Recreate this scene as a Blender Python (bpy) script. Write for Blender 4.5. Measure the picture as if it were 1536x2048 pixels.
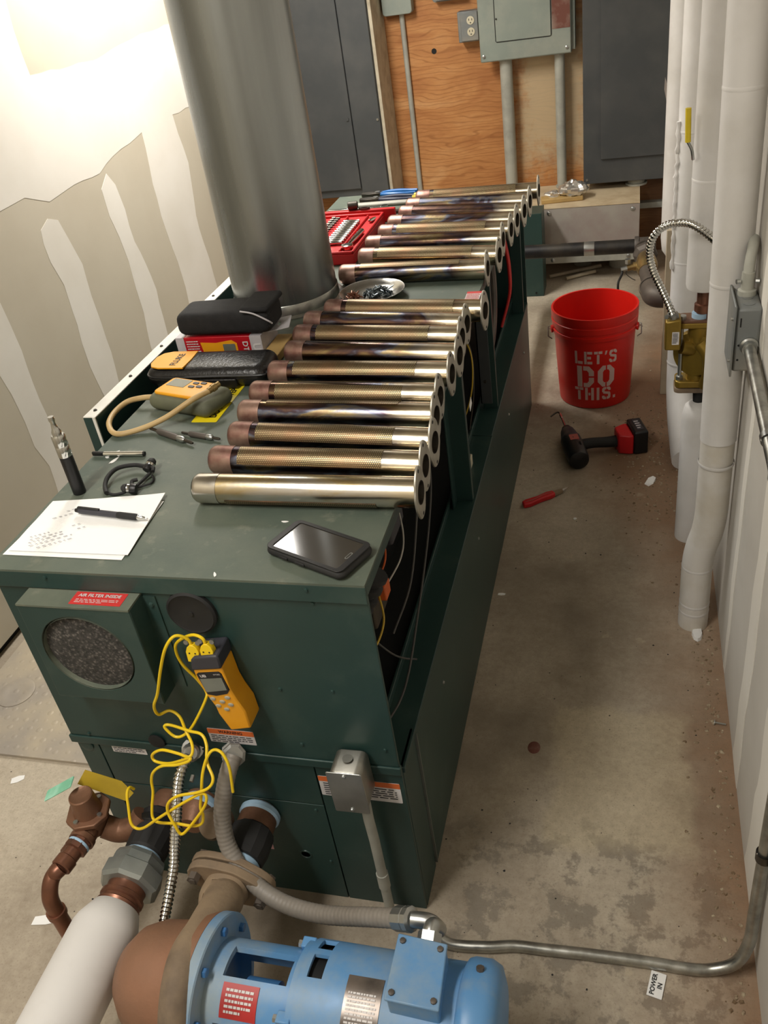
import bpy, math, random
from mathutils import Vector, Matrix, noise as mnoise

random.seed(11)
scn = bpy.context.scene
for o in list(bpy.data.objects):
    bpy.data.objects.remove(o)
COL = scn.collection
PI = math.pi

# ------------------------------------------------------------------ camera
cam_d = bpy.data.cameras.new('camera')
cam = bpy.data.objects.new('camera', cam_d)
COL.objects.link(cam)
cam_d.sensor_fit = 'VERTICAL'
cam_d.sensor_height = 24.0
cam_d.lens = 20.46
cam_d.clip_start = 0.02
cam.matrix_world = Matrix((
    (0.96380154, -0.02139815, 0.26576063, 0.0),
    (0.23038657, 0.56853847, -0.78973796, 0.0),
    (-0.13419621, 0.82237834, 0.55288809, 1.6),
    (0, 0, 0, 1)))
scn.camera = cam

# ------------------------------------------------------------------ world, lights, exposure
w = bpy.data.worlds.new('world')
scn.world = w
w.use_nodes = True
w.node_tree.nodes['Background'].inputs[0].default_value = (0.9, 0.92, 1.0, 1)
w.node_tree.nodes['Background'].inputs[1].default_value = 0.05
vs = scn.view_settings
vs.view_transform = 'Standard'
vs.look = 'None'
vs.gamma = 1.0
vs.use_curve_mapping = False
vs.exposure = 0.0


def area(name, loc, sx, sy, power, col):
    d = bpy.data.lights.new(name, 'AREA')
    d.shape = 'RECTANGLE'
    d.size, d.size_y = sx, sy
    d.energy = power
    d.color = col
    o = bpy.data.objects.new(name, d)
    COL.objects.link(o)
    o.location = loc
    return o


# two fluorescent shop lights hang from the ceiling (their housings are built below)
LAMPS = [(-1.30, 3.10, 2.08, 42), (-1.02, 0.05, 2.45, 33)]
for lx, ly, lz, lp in LAMPS:
    area('fluorescent_light', (lx, ly, lz), 0.22, 1.15, lp, (1.0, 0.955, 0.885))

# ------------------------------------------------------------------ helpers
def lin(c):
    r = []
    for v in c[:3]:
        v = v / 255.0
        r.append(v / 12.92 if v <= 0.04045 else ((v + 0.055) / 1.055) ** 2.4)
    return (r[0], r[1], r[2], 1.0)


class NT:
    def __init__(self, name):
        self.m = bpy.data.materials.new(name)
        self.m.use_nodes = True
        self.t = self.m.node_tree
        self.b = self.t.nodes['Principled BSDF']

    def n(self, typ, **kw):
        nd = self.t.nodes.new(typ)
        for k, v in kw.items():
            if k in nd.inputs.keys():
                nd.inputs[k].default_value = v
            else:
                setattr(nd, k, v)
        return nd

    def l(self, a, b):
        self.t.links.new(a, b)

    def coord(self, kind='Object', scale=None):
        tc = self.n('ShaderNodeTexCoord')
        out = tc.outputs[kind]
        if scale:
            mp = self.n('ShaderNodeMapping')
            mp.inputs['Scale'].default_value = scale
            self.l(out, mp.inputs[0])
            out = mp.outputs[0]
        return out

    def noise(self, co, scale, detail=5, rough=.55, dist=0):
        nd = self.n('ShaderNodeTexNoise')
        nd.inputs['Scale'].default_value = scale
        nd.inputs['Detail'].default_value = detail
        nd.inputs['Roughness'].default_value = rough
        nd.inputs['Distortion'].default_value = dist
        self.l(co, nd.inputs['Vector'])
        return nd.outputs[0]

    def ramp(self, fac, stops):
        r = self.n('ShaderNodeValToRGB')
        e = r.color_ramp.elements
        while len(e) < len(stops):
            e.new(0.5)
        for i, (p, c) in enumerate(stops):
            e[i].position = p
            e[i].color = c if len(c) == 4 else (c[0], c[1], c[2], 1)
        self.l(fac, r.inputs[0])
        return r.outputs[0]

    def gray(self, fac, a, b, va=0.0, vb=1.0):
        return self.ramp(fac, [(a, (va, va, va, 1)), (b, (vb, vb, vb, 1))])

    def mix(self, fac, a, b, blend='MIX'):
        m = self.n('ShaderNodeMix')
        m.data_type = 'RGBA'
        m.blend_type = blend
        for s, v in ((m.inputs['Factor'], fac), (m.inputs['A'], a), (m.inputs['B'], b)):
            pass
        ins = [i for i in m.inputs if i.enabled]
        for s, v in zip((ins[0], ins[-2], ins[-1]), (fac, a, b)):
            if hasattr(v, 'is_linked') or hasattr(v, 'links'):
                self.l(v, s)
            else:
                s.default_value = v
        return [o for o in m.outputs if o.enabled][0]

    def math(self, op, a, b=0.0):
        m = self.n('ShaderNodeMath', operation=op)
        for i, v in enumerate((a, b)):
            if hasattr(v, 'links'):
                self.l(v, m.inputs[i])
            else:
                m.inputs[i].default_value = v
        return m.outputs[0]

    def bump(self, h, strength, dist=0.01):
        b = self.n('ShaderNodeBump')
        b.inputs['Strength'].default_value = strength
        b.inputs['Distance'].default_value = dist
        self.l(h, b.inputs['Height'])
        self.l(b.outputs[0], self.b.inputs['Normal'])

    def col(self, v):
        s = self.b.inputs['Base Color']
        if hasattr(v, 'links'):
            self.l(v, s)
        else:
            s.default_value = v

    def rough(self, v):
        s = self.b.inputs['Roughness']
        if hasattr(v, 'links'):
            self.l(v, s)
        else:
            s.default_value = v


def mat(name, c, rough=.5, metal=0.0, c2=None, ns=9.0, lo=.42, hi=.68, bump=0.0, bs=80.0, spec=None, trans=0.0, kind='Object', sc=None):
    t = NT(name)
    t.b.inputs['Metallic'].default_value = metal
    t.rough(rough)
    co = t.coord(kind, sc)
    if c2 is None:
        c2 = tuple(min(255, v * .86 + 2) for v in c)
    n = t.noise(co, ns, 6)
    t.col(t.mix(t.gray(n, lo, hi), lin(c), lin(c2)))
    if bump:
        t.bump(t.noise(co, bs, 3), bump, 0.004)
    if spec is not None:
        t.b.inputs['Specular IOR Level'].default_value = spec
    if trans:
        t.b.inputs['Transmission Weight'].default_value = trans
    return t.m


class MB:
    def __init__(self):
        self.v = []
        self.f = []
        self.M = Matrix.Identity(4)

    def at(self, M):
        self.M = M
        return self

    def add(self, vs, fs):
        k = len(self.v)
        self.v += [self.M @ Vector(p) for p in vs]
        self.f += [tuple(i + k for i in f) for f in fs]
        return self

    def box(self, x0, x1, y0, y1, z0, z1):
        vs = [(x, y, z) for z in (z0, z1) for y in (y0, y1) for x in (x0, x1)]
        return self.add(vs, [(0, 2, 3, 1), (4, 5, 7, 6), (0, 1, 5, 4), (2, 6, 7, 3), (0, 4, 6, 2), (1, 3, 7, 5)])

    def loft(self, loops, cap0=True, cap1=True, closed=True):
        n = len(loops[0])
        vs = [p for L in loops for p in L]
        fs = []
        for i in range(len(loops) - 1):
            for j in range(n if closed else n - 1):
                a = i * n + j
                b = i * n + (j + 1) % n
                fs.append((a, b, b + n, a + n))
        if cap0:
            fs.append(tuple(reversed(range(n))))
        if cap1:
            fs.append(tuple(range((len(loops) - 1) * n, len(loops) * n)))
        return self.add(vs, fs)

    def cyl(self, p, q, r, r2=None, n=24, cap=True):
        p, q = Vector(p), Vector(q)
        r2 = r if r2 is None else r2
        A, B = basis(q - p)
        L = []
        for c, rr in ((p, r), (q, r2)):
            L.append([c + A * (rr * math.cos(2 * PI * i / n)) + B * (rr * math.sin(2 * PI * i / n)) for i in range(n)])
        return self.loft(L, cap, cap)

    def lathe(self, prof, o, ax, n=28, cap0=True, cap1=True, sq=1.0):
        o, ax = Vector(o), Vector(ax).normalized()
        A, B = basis(ax)
        L = [[o + ax * h + A * (r * math.cos(2 * PI * i / n)) + B * (r * sq * math.sin(2 * PI * i / n)) for i in range(n)] for r, h in prof]
        return self.loft(L, cap0, cap1)

    def tube(self, path, r, n=10, cap=True):
        P = [Vector(p) for p in path]
        m = len(P)
        T = [(P[min(i + 1, m - 1)] - P[max(i - 1, 0)]).normalized() for i in range(m)]
        A, B = basis(T[0])
        L = []
        s = 0.0
        for i in range(m):
            if i:
                s += (P[i] - P[i - 1]).length
                ax = T[i - 1].cross(T[i])
                if ax.length > 1e-7:
                    R = Matrix.Rotation(T[i - 1].angle(T[i]), 3, ax.normalized())
                    A = R @ A
                    B = R @ B
            rr = r(s) if callable(r) else r
            L.append([P[i] + A * (rr * math.cos(2 * PI * j / n)) + B * (rr * math.sin(2 * PI * j / n)) for j in range(n)])
        return self.loft(L, cap, cap)

    def prism(self, poly, h0, h1):
        return self.loft([[(x, y, h0) for x, y in poly], [(x, y, h1) for x, y in poly]])

    def ringprism(self, outer, inner, h0, h1):
        n = len(outer)
        vs = [(x, y, h) for h in (h0, h1) for L in (outer, inner) for x, y in L]
        fs = []
        for j in range(n):
            k = (j + 1) % n
            fs += [(j, n + j, n + k, k), (2 * n + j, 2 * n + k, 3 * n + k, 3 * n + j),
                   (j, k, 2 * n + k, 2 * n + j), (n + j, 3 * n + j, 3 * n + k, n + k)]
        return self.add(vs, fs)

    def sphere(self, c, r, n=16, m=10, s=(1, 1, 1)):
        c = Vector(c)
        L = []
        for i in range(m + 1):
            a = -PI / 2 + PI * i / m
            rr = max(math.cos(a), 0.02)
            L.append([(c.x + s[0] * r * rr * math.cos(2 * PI * j / n), c.y + s[1] * r * rr * math.sin(2 * PI * j / n), c.z + s[2] * r * math.sin(a)) for j in range(n)])
        return self.loft(L)


def basis(d):
    d = Vector(d).normalized()
    u = Vector((0, 0, 1)) if abs(d.z) < .9 else Vector((1, 0, 0))
    A = u.cross(d).normalized()
    return A, d.cross(A).normalized()


def frame(o, ux, uy):
    ux = Vector(ux).normalized()
    uy = Vector(uy)
    uy = (uy - ux * uy.dot(ux)).normalized()
    n = ux.cross(uy)
    M = Matrix.Identity(4)
    for i in range(3):
        M[i][0], M[i][1], M[i][2], M[i][3] = ux[i], uy[i], n[i], o[i]
    return M


def smooth_path(pts, k=8):
    P = [Vector(p) for p in pts]
    P = [P[0] * 2 - P[1]] + P + [P[-1] * 2 - P[-2]]
    out = []
    for i in range(1, len(P) - 2):
        a, b, c, d = P[i - 1], P[i], P[i + 1], P[i + 2]
        for j in range(k):
            t = j / k
            out.append(.5 * ((2 * b) + (c - a) * t + (2 * a - 5 * b + 4 * c - d) * t * t + (3 * b - a - 3 * c + d) * t ** 3))
    out.append(P[-2])
    return out


def resample(path, step):
    P = [Vector(p) for p in path]
    out = [P[0]]
    acc = 0.0
    for i in range(1, len(P)):
        seg = P[i] - P[i - 1]
        L = seg.length
        d = step - acc
        while d <= L:
            out.append(P[i - 1] + seg * (d / L))
            d += step
        acc = (acc + L) % step if L else acc
    out.append(P[-1])
    return out


def rrect(w, h, r, n=5, cx=0, cy=0):
    out = []
    for sx, sy, a0 in ((1, 1, 0), (-1, 1, PI / 2), (-1, -1, PI), (1, -1, 1.5 * PI)):
        for i in range(n + 1):
            a = a0 + PI / 2 * i / n
            out.append((cx + sx * (w / 2 - r) + r * math.cos(a), cy + sy * (h / 2 - r) + r * math.sin(a)))
    return out


def circle(r, n=24, cx=0, cy=0, ry=None):
    ry = r if ry is None else ry
    return [(cx + r * math.cos(2 * PI * i / n), cy + ry * math.sin(2 * PI * i / n)) for i in range(n)]


ORG = {}


def mesh(mb, name, m, off, smooth=38):
    me = bpy.data.meshes.new(name)
    me.from_pydata([tuple(p - off) for p in mb.v], [], mb.f)
    me.materials.append(m)
    if smooth:
        me.polygons.foreach_set('use_smooth', [True] * len(me.polygons))
        me.set_sharp_from_angle(angle=math.radians(smooth))
    me.update()
    return me


def thing(name, label, cat, loc, group=None, kind=None):
    o = bpy.data.objects.new(name, None)
    o.empty_display_size = .05
    COL.objects.link(o)
    o.location = loc
    ORG[o] = Vector(loc)
    tag(o, label, cat, group, kind)
    return o


def tag(o, label=None, cat=None, group=None, kind=None):
    if label:
        o['label'] = label
    if cat:
        o['category'] = cat
    if group:
        o['group'] = group
    if kind:
        o['kind'] = kind
    return o


def addbevel(o, w, seg=2):
    b = o.modifiers.new('bevel', 'BEVEL')
    b.width = w
    b.segments = seg
    b.limit_method = 'ANGLE'
    b.angle_limit = math.radians(40)
    b.harden_normals = False


def part(name, mb, m, parent, bevel=0, smooth=38, label=None):
    off = ORG[parent]
    o = bpy.data.objects.new(name, mesh(mb, name, m, off, smooth))
    COL.objects.link(o)
    o.parent = parent
    ORG[o] = off
    if bevel:
        addbevel(o, bevel)
    if label:
        o['label'] = label
    return o


def solo(name, mb, m, label, cat, loc, group=None, bevel=0, smooth=38, kind=None):
    loc = Vector(loc)
    o = bpy.data.objects.new(name, mesh(mb, name, m, loc, smooth))
    COL.objects.link(o)
    o.location = loc
    ORG[o] = loc
    if bevel:
        addbevel(o, bevel)
    return tag(o, label, cat, group, kind)


def struct(name, mb, m, smooth=0, bevel=0):
    o = bpy.data.objects.new(name, mesh(mb, name, m, Vector((0, 0, 0)), smooth))
    COL.objects.link(o)
    ORG[o] = Vector((0, 0, 0))
    if bevel:
        addbevel(o, bevel)
    o['kind'] = 'structure'
    return o


def dup(root, loc, rot=None, label=None, group=None, parent=None):
    r = root.copy()
    COL.objects.link(r)
    if parent is None:
        r.location = loc
        ORG[r] = Vector(loc)
        if rot is not None:
            r.rotation_euler = rot
        if label:
            r['label'] = label
        if group:
            r['group'] = group
    else:
        r.parent = parent
    for ch in [c for c in bpy.data.objects if c.parent == root]:
        dup(ch, None, parent=r)
    return r


def text(name, s, M, size, m, parent, align='CENTER', bold=0.0, sx=1.0, wrap=None):
    cu = bpy.data.curves.new(name, 'FONT')
    cu.body = s
    cu.size = size
    cu.align_x = align
    cu.align_y = 'CENTER'
    cu.offset = bold
    cu.resolution_u = 3
    o = bpy.data.objects.new(name, cu)
    COL.objects.link(o)
    dg = bpy.context.evaluated_depsgraph_get()
    me0 = bpy.data.meshes.new_from_object(o.evaluated_get(dg))
    bpy.data.objects.remove(o)
    mb = MB().at(M)
    mb.add([(v.co.x * sx, v.co.y, .0005) for v in me0.vertices], [tuple(p.vertices) for p in me0.polygons])
    bpy.data.meshes.remove(me0)
    if wrap:
        mb.v = [wrap(p) for p in mb.v]
    return part(name, mb, m, parent, smooth=0)


def lines(mb, M, x0, x1, y0, y1, rows, h=.5, seed=1):
    """rows of small print too fine to read: broken thin bars"""
    rr = random.Random(seed)
    mb.at(M)
    dy = (y1 - y0) / rows
    for i in range(rows):
        yc = y1 - dy * (i + .5)
        x = x0
        while x < x1 - .002:
            wd = min(rr.uniform(.05, .16) * (x1 - x0), x1 - x)
            if i == rows - 1 and x > x0 + (x1 - x0) * .6:
                break
            mb.add([(x, yc - dy * h / 2, .0005), (x + wd, yc - dy * h / 2, .0005), (x + wd, yc + dy * h / 2, .0005), (x, yc + dy * h / 2, .0005)], [(0, 1, 2, 3)])
            x += wd + .025 * (x1 - x0)
    return mb


def plate(name, M, w, h, m, parent, t=.0006, r=None, label=None):
    mb = MB().at(M)
    mb.prism(rrect(w, h, r or min(w, h) * .04, 3), -t, 0)
    return part(name, mb, m, parent, smooth=0, label=label)


def screw(parent, p, n, r, m, name='screw'):
    """small hex-washer screw head proud of a panel"""
    p, n = Vector(p), Vector(n).normalized()
    mb = MB()
    mb.lathe([(r * 1.25, -.001), (r * 1.25, r * .2), (r, r * .25), (r * .9, r * .8), (r * .5, r * .85)], p, n, n=10)
    return part(name, mb, m, parent, smooth=30)

# ------------------------------------------------------------------ materials
def m_floor():
    t = NT('concrete_floor')
    co = t.coord('Object')
    base = t.ramp(t.noise(co, 1.6, 8, .6), [(.34, lin((128, 117, 102))), (.48, lin((170, 158, 140))), (.62, lin((198, 187, 168)))])
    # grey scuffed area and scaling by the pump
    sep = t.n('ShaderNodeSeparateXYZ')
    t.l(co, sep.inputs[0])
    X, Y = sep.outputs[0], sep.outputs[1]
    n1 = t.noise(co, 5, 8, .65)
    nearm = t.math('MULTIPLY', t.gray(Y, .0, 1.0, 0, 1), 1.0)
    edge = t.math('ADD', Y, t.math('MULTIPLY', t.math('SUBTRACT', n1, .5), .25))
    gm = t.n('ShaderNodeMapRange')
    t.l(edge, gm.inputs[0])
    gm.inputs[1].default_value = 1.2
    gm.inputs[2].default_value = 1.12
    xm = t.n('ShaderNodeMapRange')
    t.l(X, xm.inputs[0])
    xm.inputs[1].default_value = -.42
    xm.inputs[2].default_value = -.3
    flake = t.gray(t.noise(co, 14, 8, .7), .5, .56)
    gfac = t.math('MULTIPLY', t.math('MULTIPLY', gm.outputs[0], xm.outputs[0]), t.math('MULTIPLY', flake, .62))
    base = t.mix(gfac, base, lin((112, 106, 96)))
    # brown grit in a strip along the right wall
    ex = t.math('ADD', X, t.math('MULTIPLY', t.math('SUBTRACT', t.noise(co, 4, 8, .7), .5), .30))
    soil = t.gray(t.math('ABSOLUTE', t.math('SUBTRACT', Y, 2.85)), .3, .9, .24, 0)
    ex = t.math('ADD', ex, soil)
    bm = t.n('ShaderNodeMapRange')
    t.l(ex, bm.inputs[0])
    bm.inputs[1].default_value = .02
    bm.inputs[2].default_value = .26
    bm.inputs[4].default_value = .75
    base = t.mix(bm.outputs[0], base, lin((140, 100, 66)))
    # paler skim patch with a worn edge
    pe = t.math('MULTIPLY', t.math('SUBTRACT', t.noise(co, 6, 6, .6), .5), .16)
    pm = t.math('MAXIMUM', t.math('MULTIPLY', t.math('ABSOLUTE', t.math('ADD', t.math('SUBTRACT', X, .0), pe)), 1.0), t.math('MULTIPLY', t.math('ABSOLUTE', t.math('ADD', t.math('SUBTRACT', Y, 1.30), pe)), .8))
    base = t.mix(t.gray(pm, .13, .16, .5, 0), base, lin((204, 190, 160)))
    # dark oily spots
    sp = t.gray(t.noise(co, 2.3, 6, .65), .56, .72)
    base = t.mix(t.math('MULTIPLY', sp, .55), base, lin((100, 84, 66)))
    # pale spatters
    ps = t.gray(t.noise(co, 9.0, 4, .6), .66, .70)
    base = t.mix(t.math('MULTIPLY', ps, .45), base, lin((204, 190, 164)))
    gr = t.gray(t.noise(co, 240, 3, .7), .60, .68)
    base = t.mix(t.math('MULTIPLY', gr, .4), base, lin((92, 78, 62)))
    fine = t.noise(co, 60, 5, .75)
    base = t.mix(t.gray(fine, .35, .7, 0, .35), base, lin((118, 104, 86)))
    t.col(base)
    t.rough(t.gray(n1, .3, .7, .62, .85))
    t.bump(t.noise(co, 45, 6, .65), .25, .004)
    return t.m


def m_plywood():
    t = NT('plywood')
    co = t.coord('Object', (2.0, 1, 7.0))
    n = t.noise(co, 1.3, 3, .5, 1.2)
    w = t.n('ShaderNodeTexWave', wave_type='BANDS', bands_direction='Z')
    w.inputs['Scale'].default_value = 2.2
    w.inputs['Distortion'].default_value = 16
    w.inputs['Detail'].default_value = 2
    w.inputs['Detail Scale'].default_value = .8
    t.l(co, w.inputs[0])
    base = t.ramp(n, [(.3, lin((170, 110, 60))), (.55, lin((194, 136, 80))), (.75, lin((208, 156, 102)))])
    grain = t.gray(w.outputs[1], .0, .22, .42, 0)
    base = t.mix(grain, base, lin((132, 76, 32)))
    base = t.mix(t.gray(t.noise(t.coord('Object', (30, 1, 260)), 1, 4), .4, .8, 0, .3), base, lin((128, 72, 34)))
    # whitish overspray behind the two conduits, fading out
    oc = t.coord('Object')
    sep = t.n('ShaderNodeSeparateXYZ')
    t.l(oc, sep.inputs[0])
    cx = t.math('ABSOLUTE', t.math('ADD', sep.outputs[0], .38))
    cz = t.math('ABSOLUTE', t.math('SUBTRACT', sep.outputs[2], .82))
    d = t.math('MAXIMUM', t.math('MULTIPLY', cx, 4.6), t.math('MULTIPLY', cz, 2.4))
    d = t.math('ADD', d, t.math('MULTIPLY', t.math('SUBTRACT', t.noise(oc, 16, 6, .7), .5), 1.1))
    base = t.mix(t.gray(d, .55, 1.05, .72, 0), base, lin((196, 182, 150)))
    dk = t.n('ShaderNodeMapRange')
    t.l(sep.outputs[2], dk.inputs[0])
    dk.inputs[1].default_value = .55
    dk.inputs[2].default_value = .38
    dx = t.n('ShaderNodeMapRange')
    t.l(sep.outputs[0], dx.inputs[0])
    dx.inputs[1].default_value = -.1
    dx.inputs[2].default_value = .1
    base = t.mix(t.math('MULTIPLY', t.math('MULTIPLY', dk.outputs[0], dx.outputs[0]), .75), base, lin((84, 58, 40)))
    t.col(base)
    t.rough(.6)
    t.bump(t.noise(t.coord('Object', (20, 1, 160)), 1, 3), .12, .003)
    return t.m


def m_tube(silver=False):
    """heat-tinted stainless steel: straw, copper, violet and blue clouds, different on every tube"""
    t = NT('heat_tinted_steel')
    oi = t.n('ShaderNodeObjectInfo')
    tc = t.n('ShaderNodeTexCoord')
    mp = t.n('ShaderNodeMapping')
    mp.inputs['Scale'].default_value = (5.5, 16, 16)
    t.l(tc.outputs['Object'], mp.inputs[0])
    ad = t.n('ShaderNodeVectorMath', operation='ADD')
    t.l(mp.outputs[0], ad.inputs[0])
    cb = t.n('ShaderNodeCombineXYZ')
    t.l(t.math('MULTIPLY', oi.outputs['Random'], 60.0), cb.inputs[0])
    t.l(t.math('MULTIPLY', oi.outputs['Random'], 23.0), cb.inputs[1])
    t.l(cb.outputs[0], ad.inputs[1])
    n = t.noise(ad.outputs[0], 1.0, 4, .55, .8)
    if silver:
        c = t.ramp(n, [(.30, lin((206, 204, 200))), (.50, lin((196, 190, 178))), (.60, lin((186, 166, 120))), (.72, lin((150, 140, 128)))])
    else:
        c = t.ramp(n, [(.24, lin((168, 162, 148))), (.35, lin((140, 122, 88))), (.43, lin((104, 80, 68))), (.50, lin((70, 58, 64))),
                       (.55, lin((104, 108, 124))), (.61, lin((146, 130, 98))), (.68, lin((112, 86, 74))), (.78, lin((176, 170, 156)))])
    sep = t.n('ShaderNodeSeparateXYZ')
    t.l(tc.outputs['Object'], sep.inputs[0])
    endn = t.math('ADD', sep.outputs[0], t.math('MULTIPLY', t.math('SUBTRACT', n, .5), .12))
    pl = t.n('ShaderNodeMapRange')
    t.l(endn, pl.inputs[0])
    pl.inputs[1].default_value = .30
    pl.inputs[2].default_value = .35
    c = t.mix(pl.outputs[0], c, lin((208, 196, 172)))
    t.col(c)
    t.b.inputs['Metallic'].default_value = 1
    t.rough(t.gray(n, .3, .7, .18, .30))
    t.bump(t.noise(tc.outputs['Object'], 60, 3), .05, .003)
    return t.m


def m_ports():
    """rows of fine punched ports"""
    t = NT('punched_ports')
    co = t.coord('UV')
    b = t.n('ShaderNodeTexBrick')
    b.offset = .5
    b.inputs['Color1'].default_value = lin((176, 160, 122))
    b.inputs['Color2'].default_value = lin((164, 148, 112))
    b.inputs['Mortar'].default_value = lin((62, 52, 40))
    b.inputs['Scale'].default_value = 1
    b.inputs['Mortar Size'].default_value = .0007
    b.inputs['Mortar Smooth'].default_value = .3
    b.inputs['Brick Width'].default_value = .0036
    b.inputs['Row Height'].default_value = .0031
    t.l(co, b.inputs[0])
    n = t.noise(t.coord('Object'), 12, 3)
    t.col(t.mix(t.gray(n, .45, .7, 0, .5), b.outputs[0], lin((140, 100, 74))))
    t.b.inputs['Metallic'].default_value = .85
    t.rough(.36)
    t.bump(b.outputs[1], -.4, .002)
    return t.m


def m_galv(name='galvanised_steel', c=(150, 154, 152), rough=.38, sc=(9, 9, 1.2)):
    t = NT(name)
    co = t.coord('Object', sc)
    n = t.noise(co, 1.0, 5, .6)
    t.col(t.ramp(n, [(.3, lin(tuple(v * .82 for v in c))), (.7, lin(tuple(min(255, v * 1.1) for v in c)))]))
    t.b.inputs['Metallic'].default_value = .92
    t.rough(t.gray(t.noise(t.coord('Object', sc), 2, 3), .3, .7, rough - .04, rough + .05))
    return t.m


def m_green(name, dust):
    t = NT(name)
    co = t.coord('Object')
    base = t.mix(t.gray(t.noise(co, 3, 5), .4, .7), lin((36, 61, 58)), lin((45, 70, 66)))
    if dust:
        n = t.noise(co, 4.5, 7, .62)
        base = t.mix(t.gray(n, .36, .66, dust * .45, dust), base, lin((118, 122, 106)))
        base = t.mix(t.gray(t.noise(co, 30, 4), .6, .72, 0, .22), base, lin((160, 158, 140)))
    else:
        base = t.mix(t.gray(t.noise(co, 6, 6, .65), .56, .74, 0, .22), base, lin((96, 108, 98)))
    t.col(base)
    t.rough(.55 if dust else .40)
    t.bump(t.noise(co, 260, 2), .05, .002)
    return t.m


def m_filter():
    t = NT('filter_mesh')
    co = t.coord('Object')
    n = t.noise(co, 120, 6, .8)
    v = t.n('ShaderNodeTexVoronoi')
    v.inputs['Scale'].default_value = 170
    t.l(co, v.inputs['Vector'])
    c = t.mix(t.gray(n, .35, .65), lin((48, 48, 46)), lin((138, 132, 126)))
    c = t.mix(t.gray(v.outputs[0], .25, .5, 0, .7), c, lin((40, 40, 38)))
    t.col(c)
    t.rough(.95)
    t.bump(n, .8, .006)
    return t.m


def m_diamond():
    t = NT('tread_plate')
    co = t.coord('Object')
    v = t.n('ShaderNodeTexVoronoi', feature='F1')
    v.inputs['Scale'].default_value = 34
    v.inputs['Randomness'].default_value = .25
    t.l(co, v.inputs['Vector'])
    n = t.noise(co, 5, 6)
    c = t.mix(t.gray(n, .4, .65), lin((170, 162, 152)), lin((196, 184, 162)))
    t.col(c)
    t.rough(.5)
    t.b.inputs['Metallic'].default_value = .25
    t.bump(t.gray(v.outputs[0], .12, .3, 1, 0), .35, .004)
    return t.m


def m_paint(name, c, chip, amt=.5, rough=.4, ns=7):
    """paint with dusty or chipped patches"""
    t = NT(name)
    co = t.coord('Object')
    n = t.noise(co, ns, 7, .65)
    b = t.mix(t.gray(t.noise(co, 2.5, 3), .4, .7), lin(c), lin(tuple(v * .9 for v in c)))
    t.col(t.mix(t.gray(n, .42, .64, 0, amt), b, lin(chip)))
    t.rough(t.gray(n, .4, .7, rough, rough + .25))
    return t.m


def m_lamp():
    t = NT('lit_fluorescent_tube')
    t.col((.9, .9, .88, 1))
    t.b.inputs['Emission Color'].default_value = (1.0, .96, .89, 1)
    t.b.inputs['Emission Strength'].default_value = 6.0
    return t.m


def m_text(c, rough=.6):
    t = NT('print')
    t.col(lin(c))
    t.rough(rough)
    return t.m


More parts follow.
